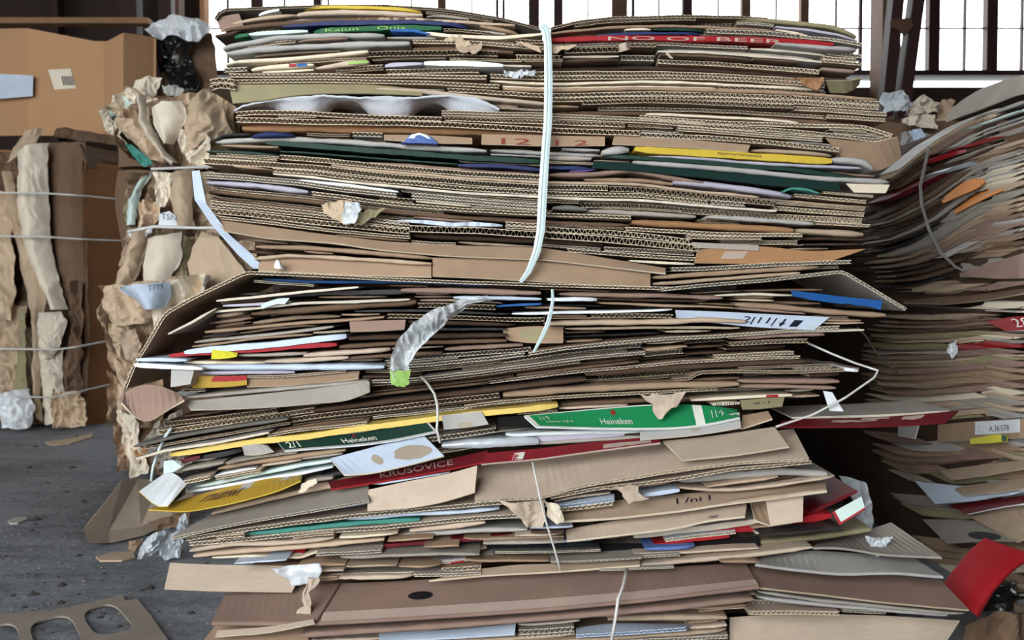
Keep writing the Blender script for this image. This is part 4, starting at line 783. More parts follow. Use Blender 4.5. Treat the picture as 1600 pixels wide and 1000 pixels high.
pn('brown carton foot at the crushed-bale end by the floor', [(338, 978), (420, 978), (490, 978)], [(316, 1004), (400, 1006), (480, 1004)], 'kraft', yt=-0.08, yb=-0.12, th=3)
pn('pale folded carton lip trailing at the base by the floor', [(340, 986), (420, 980), (490, 968)], [(336, 996), (420, 990), (492, 975)], 'tan', yt=-0.12, yb=-0.13, th=2)
# ------------------------------------------------------------------ the plain sheets between the traced ones
XS = np.arange(NC) * 4 + 2.0
def guide(pts):
    p = np.asarray(pts, float); y = np.interp(XS, p[:, 0], p[:, 1])
    k = np.ones(11) / 11; return np.convolve(np.pad(y, 5, 'edge'), k, 'valid')
def slope(g, x): return np.interp(x, XS, g)
MAIN_G = [  # (guide points, left limit, right limit)
    ([(330, 28), (345, 16), (420, 12), (520, 9), (600, 9), (700, 16), (780, 29), (850, 46), (875, 40), (950, 30), (1060, 26), (1180, 31), (1260, 40), (1345, 60)], 340, 1342),
    ([(340, 60), (480, 45), (600, 42), (720, 46), (850, 60), (1000, 55), (1100, 58), (1220, 64), (1350, 80)], 342, 1345),
    ([(330, 112), (480, 103), (600, 96), (720, 92), (850, 94), (1000, 92), (1100, 95), (1200, 102), (1350, 114)], 345, 1346),
    ([(350, 150), (600, 138), (720, 140), (850, 150), (1000, 146), (1100, 147), (1240, 152), (1390, 162)], 362, 1378),
    ([(365, 178), (500, 178), (700, 176), (850, 181), (1000, 186), (1200, 197), (1390, 212)], 368, 1385),
    ([(330, 212), (480, 213), (600, 218), (720, 224), (850, 230), (1000, 236), (1100, 242), (1300, 254), (1380, 264)], 334, 1366),
    ([(320, 240), (480, 248), (600, 262), (720, 272), (850, 280), (1000, 282), (1100, 295), (1365, 318)], 318, 1366),
    ([(320, 285), (480, 300), (600, 316), (720, 327), (850, 334), (1000, 340), (1200, 350), (1350, 356)], 320, 1360),
    ([(325, 330), (500, 352), (640, 364), (850, 374), (1000, 382), (1100, 388), (1345, 383)], 330, 1350),
    ([(330, 350), (500, 372), (700, 390), (850, 398), (1000, 415), (1100, 420), (1330, 412)], 380, 1335),
    ([(390, 428), (600, 437), (840, 446), (1050, 452), (1200, 440), (1310, 426)], 395, 1280)]
MID_G = [
    ([(390, 436), (600, 441), (840, 450), (1050, 457), (1180, 452), (1300, 450)], 400, 1300),
    ([(330, 480), (480, 464), (700, 462), (850, 470), (1100, 478), (1300, 492)], 335, 1370),
    ([(290, 520), (450, 495), (620, 492), (800, 498), (1000, 498), (1300, 507)], 315, 1330),
    ([(250, 560), (420, 543), (620, 533), (800, 528), (1000, 520), (1300, 512)], 270, 1310),
    ([(215, 578), (400, 579), (560, 577), (620, 580), (760, 565), (900, 545), (1100, 530), (1250, 522)], 275, 1270),
    ([(200, 645), (400, 628), (600, 607), (760, 590), (900, 572), (1060, 555), (1230, 547)], 290, 1230),
    ([(200, 692), (300, 676), (480, 645), (640, 625), (760, 612), (880, 598), (1060, 588), (1310, 576)], 215, 1320),
    ([(210, 712), (330, 692), (480, 666), (680, 645), (800, 632), (960, 622), (1200, 612), (1310, 605)], 220, 1300),
    ([(240, 745), (400, 716), (600, 690), (700, 676), (800, 662), (1000, 650), (1200, 640)], 265, 1240),
    ([(240, 795), (400, 765), (520, 750), (700, 718), (860, 690), (1030, 675), (1200, 665)], 280, 1235),
    ([(270, 825), (500, 790), (740, 752), (850, 785), (900, 770), (1060, 750), (1260, 724)], 300, 1270),
    ([(270, 850), (500, 826), (700, 808), (850, 800), (1000, 795), (1150, 775), (1290, 758)], 290, 1300),
    ([(300, 872), (500, 850), (700, 838), (900, 830), (1100, 815), (1300, 790)], 300, 1310),
    ([(300, 885), (500, 874), (700, 866), (870, 868), (1100, 858), (1300, 842), (1450, 870)], 310, 1330)]
LOW_G = [
    ([(300, 890), (500, 882), (700, 878), (870, 878), (1100, 868), (1300, 862), (1450, 885)], 330, 1400),
    ([(260, 925), (500, 905), (700, 904), (870, 896), (1150, 884), (1290, 896), (1470, 910)], 345, 1460),
    ([(320, 980), (500, 980), (850, 962), (1180, 925), (1500, 955)], 335, 1490),
    ([(320, 1022), (600, 1015), (900, 1000), (1200, 980), (1510, 975)], 325, 1490),
    ([(330, 1041), (1500, 1041)], 330, 1470)]
FILL = []
def pal_upper(y, x, r):
    if 215 < y < 270: return r.choice([('R', 'greypaper'), ('R', 'kraft'), ('R', 'rosy'), ('F', 'kraft'), ('P', 'darkgreen'), ('R', 'greyboard')])
    k = r.random()
    if y < 62: return r.choice([('F', 'kraft_dark'), ('R', 'kraft'), ('R', 'rosy'), ('F', 'kraft'), ('P', 'cream'), ('R', 'greyboard'), ('F', 'greyboard')])
    if k < 0.64: return ('F', r.choice(['kraft', 'kraft', 'kraft', 'kraft_dark', 'greyboard']))
    if k < 0.9: return ('R', r.choice(['kraft', 'kraft_dark', 'rosy', 'kraft_light', 'umber', 'kraft_dark', 'umber']))
    return ('P', r.choice(['greypaper', 'cream', 'kraft_light']))
def pal_mid(y, x, r):
    yy = y + 0.11 * (x - 700)
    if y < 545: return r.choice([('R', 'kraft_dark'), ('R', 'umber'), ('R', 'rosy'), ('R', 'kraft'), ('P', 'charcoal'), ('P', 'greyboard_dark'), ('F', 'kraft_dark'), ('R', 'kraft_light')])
    if 560 < yy < 660: return r.choice([('F', 'greyboard'), ('F', 'kraft'), ('F', 'kraft_dark'), ('F', 'greyboard_dark'), ('F', 'kraft'), ('R', 'kraft_dark'), ('R', 'umber')])
    return r.choice([('R', 'greyboard'), ('R', 'kraft'), ('R', 'kraft_light'), ('F', 'tan'), ('F', 'greyboard'), ('P', 'greypaper'), ('P', 'cream'), ('R', 'umber'), ('P', 'charcoal'), ('R', 'tan'), ('P', 'bluewhite')])
def pal_low(y, x, r): return r.choice([('R', 'kraft'), ('R', 'tan'), ('F', 'greyboard'), ('R', 'kraft_light'), ('P', 'greypaper')])
def fill(G, occ, pal, seed, stack, ths, minrun, bale, setback=(0.0, 0.02), passes=None):
    r = random.Random(seed); gs = [guide(g[0]) for g in G]
    xl = [g[1] for g in G]; xr = [g[2] for g in G]
    for (pths, pmin, step) in passes or ((ths, minrun, 1.0), ([4.5, 4], 60, 0.5), ([3], 110, 0.5)):
        t = 0.0
        while t < len(G) - 1.001:
            k = int(t); fr = t - k; g = gs[k] * (1 - fr) + gs[k + 1] * fr
            L = xl[k] * (1 - fr) + xl[k + 1] * fr; R = xr[k] * (1 - fr) + xr[k + 1] * fr
            c0, c1 = int(L // 4), int(R // 4)
            sp = float(np.mean(np.abs(gs[k + 1] - gs[k])[c0:c1])) + 1e-3
            th = r.choice(pths); y = g + th / 2
            free = np.zeros(NC, bool)
            for c in range(c0, min(c1 + 1, NC)):
                a, b = int(round(y[c] - th / 2 + 0.3)), int(round(y[c] + th / 2 - 0.3))
                free[c] = 0 <= a and b < NR and not occ[c, a:b + 1].any()
            c = c0; used = 0
            while c <= c1:
                if not free[c]: c += 1; continue
                e = c
                while e + 1 <= c1 and free[e + 1]: e += 1
                run = (e - c + 1) * 4
                if run >= pmin:
                    cuts = [c]
                    while (e - cuts[-1]) * 4 > 380 and r.random() < 0.62:
                        nx = cuts[-1] + int(r.uniform(180, 720) / 4)
                        if e - nx < 14: break
                        cuts.append(nx)
                    cuts.append(e + 1)
                    for a, b in zip(cuts[:-1], cuts[1:]):
                        x0 = a * 4 + (r.uniform(-9, 12) if a == c0 else r.uniform(0, 3)); x1 = b * 4 - (r.uniform(-9, 14) if b == e + 1 and e >= c1 else r.uniform(0, 4))
                        if x1 - x0 < 22: continue
                        xm = (x0 + x1) / 2; st, m = pal(float(np.interp(xm, XS, y)), xm, r)
                        tt = th if st != 'P' else min(th, 4.0)
                        if r.random() < 0.14: tt *= 0.7
                        xs = np.linspace(x0, x1, max(3, int((x1 - x0) / 14))); ys = np.interp(xs, XS, y)
                        FILL.append(dict(pts=np.c_[xs, ys], th=tt * 0.94, st=st, face=m, y=setback[0] + (setback[1] - setback[0]) * r.random() ** 1.6, bale=bale, stack=stack, pitch=r.choice([0.0064, 0.0074, 0.0074, 0.0082])))
                        mark(occ, np.c_[xs, ys - th / 2], np.c_[xs, ys + th / 2]); used = 1
                c = e + 1
            t += (th * (1.0 if used else 0.35) * step + 0.15) / sp
fill(MAIN_G, OCC, pal_upper, 5, 'main', [5, 6, 7, 7, 8, 9], 44, 'upper bale', setback=(-0.004, 0.034))
fill(MID_G, OCC, pal_mid, 6, 'main', [4, 5, 6, 7, 8], 44, 'middle bale', setback=(-0.004, 0.055))
fill(LOW_G, OCC, pal_low, 7, 'main', [6, 8, 9], 44, 'lowest bale', setback=(0.0, 0.02))

# ------------------------------------------------------------------ the leaning stack beyond, its traced sheets and plain ones
S = 'side'
pn('large grey-brown board rising over the top of the leaning stack', [(1478, 182), (1500, 160), (1532, 140), (1570, 126), (1640, 108)], [(1478, 190), (1530, 172), (1580, 152), (1640, 132)], 'greyboard', stack=S, yt=0.05, yb=0.0, th=4, lm='the large rising board', edge='edge_grey')
sh('white plastic-coated sheet edge under the large rising board', [(1562, 184), (1600, 172), (1640, 160)], 5, 'P', 'mint', stack=S, y=-0.01)
sh('bright red card edge in the upper leaning stack', [(1452, 253), (1490, 240), (1512, 235)], 9, 'P', 'red', stack=S, y=-0.008, lm='the bright red card')
sh('slim red edge above the bright red card of the leaning stack', [(1530, 222), (1555, 214), (1572, 213)], 4, 'P', 'red', stack=S, y=-0.008)
sh('dark maroon sheet deep in the leaning stack', [(1392, 312), (1430, 296), (1480, 272)], 12, 'P', 'dark_red', stack=S)
pn('orange paper sheet fanned out of the leaning stack', [(1470, 312), (1500, 288), (1518, 279), (1536, 280)], [(1474, 318), (1505, 304), (1530, 294), (1540, 284)], 'orange', stack=S, yt=0.0, yb=-0.02, th=1.5, name='paper_sheet', cat='paper', lm='the orange sheet')
pn('second orange paper sheet below the first in the leaning stack', [(1490, 330), (1520, 308), (1548, 293), (1566, 293)], [(1494, 334), (1524, 318), (1545, 308), (1568, 298)], 'orange', stack=S, yt=0.0, yb=-0.02, th=1.5, name='paper_sheet', cat='paper')
sh('grey plastic film edge bulging in the upper leaning stack', [(1480, 268), (1510, 258), (1540, 250)], 9, 'R', 'cloudy_plastic', stack=S, wob=0.002, name='plastic_film', cat='plastic')
pn('brown flap slanting at the foot of the upper leaning sheets', [(1500, 428), (1560, 408), (1640, 384)], [(1500, 432), (1560, 436), (1640, 434)], 'rosy', stack=S, yt=0.0, yb=-0.02, th=4, lm='the slanting brown flap')
pn('grey folded carton resting above the slanting brown flap', [(1500, 402), (1530, 394), (1560, 402)], [(1505, 424), (1540, 418), (1570, 405)], 'greyboard', stack=S, yt=0.02, yb=0.0, th=3)
pn('wide grey-brown board under the slanting brown flap', [(1412, 470), (1500, 462), (1640, 448)], [(1412, 474), (1480, 476), (1540, 470), (1640, 452)], 'kraft_dark', stack=S, yt=0.02, yb=-0.01, th=3, lm='the wide dark board')
f = pn('bright red printed carton corner below the wide dark board', [(1541, 502), (1580, 496), (1640, 492)], [(1572, 518), (1600, 517), (1640, 515)], 'red', stack=S, yt=0.0, yb=-0.02, th=2.5, edge='white', lm='the bright red corner')
letters(f, '28', 0.5, 0.75, 0.2, 0.85, 'ink_white')
sh('whitish crushed paper between the dark board and the red corner', [(1560, 484), (1600, 478), (1640, 474)], 12, 'R', 'cream', stack=S, y=0.01, wob=0.003)
crumple('plastic_scrap', 'white plastic scrap sticking out of the leaning stack below the red corner', 'plastic', [(1482, 536), (1484, 550), (1488, 560)], [(1494, 532), (1496, 548), (1494, 558)], 2.12, 'clear_plastic', amp=0.006, seed=41, nu=8, nv=10, freq=25)
sh('red edge running out beside the white plastic scrap', [(1504, 547), (1550, 544), (1640, 540)], 6, 'P', 'red', stack=S)
f = pn('kraft carton side with a white barcode label low in the leaning stack', [(1466, 664), (1530, 658), (1640, 652)], [(1466, 690), (1530, 688), (1640, 682)], 'kraft', stack=S, yt=0.0, yb=-0.02, th=3, lm='the barcode label')
patch(f, 'barcode_label', 0.4, 0.98, 0.28, 0.96, 'white', 'white barcode label')
for i in range(6): patch(f, 'barcode_bar', 0.435 + i * 0.014, 0.442 + i * 0.014, 0.42, 0.85, 'ink')
letters(f, 'A.36/578', 0.55, 0.76, 0.4, 0.7, 'ink')
pn('small grey carton end under the long dark red panel', [(1404, 662), (1436, 664)], [(1404, 682), (1430, 686)], 'greypaper', stack=S, yt=-0.06, yb=-0.08, th=3)
f = pn('crumpled bright yellow tape scrap below the barcode label', [(1515, 686), (1540, 682), (1556, 678), (1574, 681)], [(1516, 694), (1545, 693), (1574, 690)], 'acid', stack=S, yt=-0.03, yb=-0.05, th=1.5, name='tape_scrap', cat='tape', wob=0.002); patch(f, 'green_tip', 0.86, 1.0, 0.05, 0.95, 'green')
pn('thick tan folded carton at mid height of the lower leaning stack', [(1468, 736), (1530, 728), (1640, 716)], [(1486, 750), (1540, 744), (1640, 726)], 'kraft_light', st='R', stack=S, yt=-0.01, yb=-0.06, th=4, lm='the lower thick tan fold')
pn('tan carton flap sloping under the thick tan fold of the leaning stack', [(1486, 762), (1540, 756), (1640, 742)], [(1504, 774), (1560, 770), (1640, 758)], 'kraft_light', stack=S, yt=-0.02, yb=-0.07, th=3)
pn('bluish white card sloping above the dark red flap', [(1430, 752), (1500, 760), (1640, 756)], [(1462, 788), (1520, 783), (1580, 772)], 'bluewhite', stack=S, yt=-0.02, yb=-0.07, th=3, lm='the bluish white card')
pn('dark red flap with a white edge in the lower leaning stack', [(1480, 790), (1560, 780), (1640, 770)], [(1512, 804), (1570, 792), (1640, 782)], 'dark_red', stack=S, yt=-0.03, yb=-0.08, th=3, edge='white', lm='the dark red flap')
pn('pale kraft board curving below the dark red flap', [(1512, 806), (1560, 792), (1640, 784)], [(1590, 848), (1610, 838), (1640, 832)], 'kraft_light', stack=S, yt=-0.03, yb=-0.1, th=3, lm='the curving pale board')
f = pn('grey board with an oval cut-out painted dark near the base of the leaning stack', [(1442, 812), (1500, 812), (1556, 818)], [(1480, 850), (1530, 846), (1590, 846)], 'greyboard', stack=S, yt=-0.02, yb=-0.1, th=3, lm='the grey board with a cut-out', edge='edge_grey')
patch(f, 'oval_cutout', 0.4, 0.85, 0.02, 0.42, 'black', 'black oval painted as the dark inside the cut-out', shape='ellipse')  # flat black oval, the darkness of the opening painted on
# bright red curled board
def curled():
    n = 26; L = []; R = []
    tl = [(1552, 848), (1518, 866), (1484, 890), (1458, 912)]; br = [(1640, 868), (1580, 896), (1545, 922), (1515, 956)]
    o = crumple('curled_board', 'bright red glossy board curling down beside the bent brown lid', 'paperboard', tl, br, 1.70, 'red', amp=0.002, bulge=0.05, seed=51, tilt=-0.06, nu=20, nv=24, Yr=1.66, rag=0.0)
curled()
crumple('plastic_bag', 'black and grey plastic film crumpled under the bright red curled board', 'plastic', [(1556, 905), (1530, 950), (1505, 1010)], [(1650, 870), (1650, 940), (1650, 1010)], 1.9, 'black_plastic', amp=0.05, seed=52, nu=24, nv=24, freq=8)
crumple('crumpled_carton', 'dark brown crushed carton on the floor under the leaning stack', 'cardboard', [(1520, 962), (1500, 980), (1496, 1002)], [(1650, 948), (1650, 975), (1650, 1002)], 1.72, 'kraft_dark', amp=0.03, seed=53, nu=20, nv=20, freq=8)
SIDE_G = [
    ([(1380, 280), (1420, 246), (1470, 208), (1530, 178), (1600, 156), (1640, 146)], 1400, 1640),
    ([(1380, 330), (1450, 292), (1520, 242), (1600, 208), (1640, 196)], 1385, 1640),
    ([(1380, 385), (1450, 360), (1530, 305), (1600, 268), (1640, 252)], 1385, 1640),
    ([(1380, 420), (1450, 410), (1540, 368), (1600, 340), (1640, 326)], 1390, 1640),
    ([(1390, 452), (1480, 440), (1550, 420), (1600, 400), (1640, 390)], 1400, 1640),
    ([(1400, 476), (1480, 470), (1600, 452), (1640, 446)], 1410, 1640)]
SIDE2_G = [
    ([(1410, 492), (1500, 492), (1600, 484), (1640, 480)], 1400, 1640),
    ([(1370, 560), (1500, 558), (1600, 548), (1640, 545)], 1380, 1640),
    ([(1370, 640), (1450, 646), (1600, 632), (1640, 628)], 1385, 1640),
    ([(1350, 690), (1450, 704), (1600, 694), (1640, 690)], 1390, 1640),
    ([(1380, 735), (1450, 748), (1600, 730), (1640, 724)], 1410, 1640),
    ([(1400, 790), (1500, 800), (1600, 785), (1640, 778)], 1430, 1640),
    ([(1440, 850), (1520, 860), (1640, 850)], 1450, 1640),
    ([(1480, 1020), (1640, 1020)], 1510, 1640)]
def pal_side(y, x, r):
    if x < 1470 and y < 480: return r.choice([('R', 'umber'), ('R', 'kraft_dark'), ('P', 'charcoal'), ('R', 'kraft_dark'), ('R', 'umber')])  # only dark boards at the left end: shade put into their colour
    if y < 480: return r.choice([('R', 'kraft'), ('R', 'rosy'), ('R', 'kraft_dark'), ('P', 'greypaper'), ('R', 'kraft_light'), ('R', 'greyboard'), ('P', 'cream'), ('F', 'kraft')])
    return r.choice([('R', 'kraft'), ('R', 'rosy'), ('R', 'kraft_light'), ('R', 'olive'), ('F', 'kraft'), ('P', 'cream'), ('R', 'kraft_dark'), ('R', 'greyboard'), ('P', 'greypaper')])
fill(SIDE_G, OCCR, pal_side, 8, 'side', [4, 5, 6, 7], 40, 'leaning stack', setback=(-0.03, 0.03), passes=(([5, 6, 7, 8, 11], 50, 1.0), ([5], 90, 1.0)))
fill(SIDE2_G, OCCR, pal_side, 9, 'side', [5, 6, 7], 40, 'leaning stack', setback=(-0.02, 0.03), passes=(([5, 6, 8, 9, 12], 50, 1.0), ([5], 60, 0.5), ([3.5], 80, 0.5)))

# ------------------------------------------------------------------ place the plain sheets and write labels that single each one out
ADJ = {'kraft': 'kraft brown', 'kraft_dark': 'dark brown', 'kraft_light': 'light kraft', 'tan': 'tan', 'umber': 'dark umber', 'rosy': 'dusty brown', 'greyboard': 'grey-brown', 'greyboard_dark': 'dark grey', 'greypaper': 'grey',
       'cream': 'cream', 'darkgreen': 'dark green', 'charcoal': 'charcoal', 'bluewhite': 'bluish white', 'olive': 'olive'}
NOUN = {'F': 'corrugated edge', 'D': 'doubled edge', 'R': 'folded edge', 'P': 'card edge'}
ORD = ['first', 'second', 'third', 'fourth', 'fifth', 'sixth', 'seventh', 'eighth', 'ninth', 'tenth', 'eleventh', 'twelfth', 'thirteenth', 'fourteenth', 'fifteenth', 'sixteenth', 'seventeenth', 'eighteenth', 'nineteenth', 'twentieth']
LM = [r for r in REG if r['lm']]
def yat(p, x): return float(np.interp(x, p[:, 0], p[:, 1]))
used = set(r['lab'] for r in REG)
def where(x, stack):
    if stack == 'side': return 'deep in shade' if x < 1480 else 'in the light'
    return 'by the crushed bales' if x < 540 else 'short of the straps' if x < 780 else 'by the straps' if x < 930 else 'beyond the straps' if x < 1150 else 'by the leaning stack'
FILL.sort(key=lambda d: -(d['pts'][-1, 0] - d['pts'][0, 0]) * d['th'])
print('plain sheets', len(FILL), 'traced', len(REG), {k: sum(1 for d in FILL if d['st'] == k) for k in 'FRP'}, {k: sum(1 for d in REG if d['st'] == k) for k in 'FDRP'}, {k: sum(1 for d in FILL if d['bale'] == k) for k in set(d['bale'] for d in FILL)})
cnt = {}
for d in FILL:
    xm = float((d['pts'][0, 0] + d['pts'][-1, 0]) / 2); ym = yat(d['pts'], xm)
    best = None
    for r in LM:
        if r['stack'] != d['stack']: continue
        p = r['pts']; x0, x1 = p[:, 0].min(), p[:, 0].max()
        dx = max(0, x0 - xm, xm - x1); dy = ym - yat(p, min(max(xm, x0), x1))
        s = abs(dy) + 0.6 * dx
        if best is None or s < best[0]: best = (s, r, dy)
    d['lmr'] = best[1]; d['dy'] = best[2]; d['xm'] = xm; d['ym'] = ym
groups = {}
for d in FILL: groups.setdefault((id(d['lmr']), d['dy'] > 0), []).append(d)
for (_, below), ds in groups.items():
    ds.sort(key=lambda q: abs(q['dy']))
    by = {}
    for q in ds: by.setdefault((q['st'], q['face'], where(q['xm'], q['stack'])), []).append(q)
    for key, qs in by.items():
        for i, q in enumerate(qs):
            o = '' if len(qs) == 1 else (ORD[min(i, 19)] + ' ')
            q['lab'] = f"{o}{ADJ[q['face']]} {NOUN[q['st']]} {where(q['xm'], q['stack'])} {'below' if below else 'above'} {q['lmr']['lm']}"
for d in FILL:
    lab = d['lab']
    if lab in used: lab = lab + (', longer' if d['pts'][-1, 0] - d['pts'][0, 0] > 200 else ', shorter')
    if len(lab.split()) > 16: print('LONG', lab)
    used.add(lab)
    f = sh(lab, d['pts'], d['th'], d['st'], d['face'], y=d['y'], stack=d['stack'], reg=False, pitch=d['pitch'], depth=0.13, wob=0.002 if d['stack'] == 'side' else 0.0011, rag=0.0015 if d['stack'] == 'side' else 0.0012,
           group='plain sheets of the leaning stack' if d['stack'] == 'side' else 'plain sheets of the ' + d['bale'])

# ------------------------------------------------------------------ the bales' inner layers behind the visible edges
def core(name, label, G, stack, y0, y1, m, step=9):
    r = random.Random(len(label)); V = []; Fc = []; gs = [guide(g[0]) for g in G]; t = 0.0
    while t < len(G) - 1.02:
        k = int(t); fr = t - k; g = gs[k] * (1 - fr) + gs[k + 1] * fr
        L = G[k][1] * (1 - fr) + G[k + 1][1] * fr + r.uniform(8, 26); R = G[k][2] * (1 - fr) + G[k + 1][2] * fr - r.uniform(8, 26)
        if t < 0.05: g = g + 4
        xs = np.linspace(L, R, 16); yy = np.interp(xs, XS, g); yf = YFUN[stack]; b = len(V); ya = y0 + r.uniform(0, 0.015)
        for x, yv in zip(xs, yy):
            p = P(x, yv, yf(x)); q = P(x, yv + step * 0.96, yf(x))
            for Q in (p, q):
                for dy in (ya, y1): V.append(Q + np.array([0, dy, 0]))
        for i in range(15):
            a = b + 4 * i; c = a + 4
            Fc += [(a, c, c + 2, a + 2), (a + 1, a + 3, c + 3, c + 1), (a, a + 1, c + 1, c), (a + 2, c + 2, c + 3, a + 3)]
        Fc += [(b, b + 2, b + 3, b + 1), (b + 60, b + 61, b + 63, b + 62)]
        sp = float(np.mean(np.abs(gs[k + 1] - gs[k])[int(L // 4):int(R // 4)])) + 1e-3
        t += step / sp
    o = mesh_obj(name, V, Fc, [m]); prop(o, label, 'cardboard', None, 'stuff'); return o
core('compressed_layers', 'compressed inner cardboard layers of the strapped upper bale', MAIN_G, 'main', 0.17, 0.62, 'kraft_dark')
core('compressed_layers', 'compressed inner layers of the slanting middle bale', MID_G, 'main', 0.17, 0.6, 'kraft_dark')
core('compressed_layers', 'compressed inner layers of the lowest bale near the floor', LOW_G, 'main', 0.16, 0.6, 'kraft_dark')
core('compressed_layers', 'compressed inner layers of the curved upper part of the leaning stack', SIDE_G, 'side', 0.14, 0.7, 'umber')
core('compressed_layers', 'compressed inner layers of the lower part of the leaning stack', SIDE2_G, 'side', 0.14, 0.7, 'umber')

# ------------------------------------------------------------------ straps, wires and plastic on the front
band('plastic_strap', 'broad white plastic strap pulled tight over the upper bale', 'strap', [(846, 40), (853, 46), (856, 70), (857, 130), (856, 190), (852, 240), (848, 300), (845, 360), (838, 395), (826, 424), (813, 441)], [12, 14, 12, 13, 13, 13, 14, 13, 12, 9, 6], PL - 0.03, 'strap_plastic')
band('plastic_strap', 'thin bright plastic strap dangling below the open flap in the middle bale', 'strap', [(863, 452), (864, 468), (861, 486), (856, 506), (846, 528), (834, 550)], [4, 5, 6, 7, 6, 4], PL - 0.05, 'strap_plastic')
tube('baling_wire', 'thin white tie looping down from the plastic twist past the stained flap', 'wire', [P(x, y, PL - d) for x, y, d in ((658, 588, 0.0), (672, 604, 0.02), (683, 622, 0.03), (684, 650, 0.05), (682, 678, 0.06), (688, 692, 0.06))], 0.0022, 'wire')
tube('baling_wire', 'thin white tie crossing the big tan board and crumpled kraft paper', 'wire', [P(x, y, PL - d) for x, y, d in ((832, 722, 0.075), (838, 750, 0.09), (845, 783, 0.1), (852, 812, 0.1), (864, 850, 0.09), (876, 892, 0.09))], 0.0017, 'wire')
tube('baling_wire', 'grey tie running down over the long brown lid', 'wire', [P(x, y, PL - d) for x, y, d in ((979, 890, 0.08), (974, 915, 0.12), (966, 935, 0.14), (962, 965, 0.145), (955, 1005, 0.14))], 0.0026, 'wire')
tube('baling_wire', 'loose bent wire sticking out in a point beside the leaning stack', 'wire', [P(x, y, PL - d) for x, y, d in ((1262, 536, -0.05), (1300, 553, -0.03), (1335, 567, 0.0), (1372, 579, 0.02), (1366, 590, 0.03), (1320, 622, 0.05), (1270, 648, 0.05), (1212, 667, 0.05))], 0.0019, 'wire', step=0.004)
tube('baling_wire', 'dark slack wire hanging in the gap beside the leaning stack', 'wire', [P(x, y, Y) for x, y, Y in ((1340, 512, 1.72), (1352, 524, 1.85), (1372, 555, 2.1), (1402, 583, 2.36))], 0.0018, 'dull_wire')
band('plastic_strap', 'grey strap curving over the leaning stack', 'strap', [(1452, 228), (1446, 255), (1438, 290), (1440, 320), (1452, 360), (1470, 395), (1492, 416), (1506, 424)], [4, 5, 5, 5, 5, 5, 4, 3], [2.2, 2.21, 2.23, 2.22, 2.19, 2.15, 2.1, 2.07], 'dull_wire')
tw = crumple('plastic_strip', 'twisted strip of clear shiny plastic hanging out of the middle bale', 'plastic', [(762, 462), (722, 467), (680, 482), (650, 502), (622, 532), (611, 560), (610, 580), (612, 600)], [(770, 469), (732, 477), (702, 498), (672, 526), (650, 550), (638, 572), (640, 585), (637, 601)], PL - 0.06, 'thin_film', amp=0.014, seed=61, nu=24, nv=90, freq=18, sharp=0.9, jit=0.45, fold=0.008, smooth=False, rag=0.002, th=0.001)
crumple('green_label', None, None, [(611, 582), (612, 592), (614, 602)], [(637, 578), (639, 588), (634, 602)], PL - 0.075, 'lime', amp=0.004, seed=62, nu=8, nv=8, freq=30, parent=tw)
crumple('torn_paper', 'crumpled brown tape and kraft paper stuck to the corrugated edges near the base', 'paper', [(500, 322), (506, 334), (530, 345)], [(548, 316), (546, 332), (540, 350)], PL - 0.03, 'paper_brown', amp=0.012, seed=63, nu=16, nv=14, freq=18)
crumple('torn_paper', 'olive tape flap folded next to the crumpled brown tape', 'paper', [(548, 330), (552, 342), (556, 352)], [(606, 326), (586, 338), (566, 348)], PL - 0.025, 'olive', amp=0.006, seed=64, nu=12, nv=10, freq=18)
crumple('plastic_scrap', 'clear plastic bubble caught between the crumpled tape pieces', 'plastic', [(534, 318), (534, 334), (536, 350)], [(560, 316), (566, 328), (552, 348)], PL - 0.035, 'clear_plastic', amp=0.01, seed=65, nu=12, nv=12, freq=24)
crumple('torn_paper', 'torn kraft paper flap hanging below the long cream edge', 'paper', [(690, 62), (706, 54), (712, 70)], [(720, 56), (730, 64), (744, 74)], PL - 0.025, 'paper_brown', amp=0.008, seed=66, nu=12, nv=12, freq=20)
crumple('torn_paper', 'second torn kraft flap curling beside the first under the cream edge', 'paper', [(722, 66), (718, 76), (724, 80)], [(752, 68), (750, 78), (738, 83)], PL - 0.025, 'kraft_light', amp=0.006, seed=67, nu=10, nv=8, freq=22)
crumple('torn_paper', 'triangular kraft tear short of the broad white strap', 'paper', [(800, 72), (812, 66), (830, 76)], [(816, 64), (836, 70), (847, 80)], PL - 0.015, 'paper_brown', amp=0.004, seed=68, nu=10, nv=10, freq=20)
crumple('torn_paper', 'triangular kraft tear just past the broad white strap', 'paper', [(860, 70), (860, 78), (862, 82)], [(900, 71), (888, 76), (870, 82)], PL - 0.015, 'paper_brown', amp=0.004, seed=69, nu=10, nv=8, freq=20)
crumple('torn_paper', 'small kraft curl stuck out under the red lettered edge', 'paper', [(966, 68), (966, 78)], [(984, 67), (984, 79)], PL - 0.02, 'tan', amp=0.003, bulge=0.01, seed=70, nu=10, nv=6)
crumple('torn_paper', 'crumpled orange kraft paper near the leaning-stack end of the upper bale', 'paper', [(1220, 128), (1250, 122), (1252, 134)], [(1262, 122), (1288, 121), (1284, 136)], PL - 0.012, 'orange_kraft', amp=0.008, seed=71, nu=12, nv=10, freq=20)
crumple('torn_paper', 'thin kraft splinter bent upward past the strap', 'paper', [(1038, 84), (1050, 92)], [(1044, 84), (1056, 93)], PL - 0.02, 'tan', amp=0.003, seed=72, nu=6, nv=6)
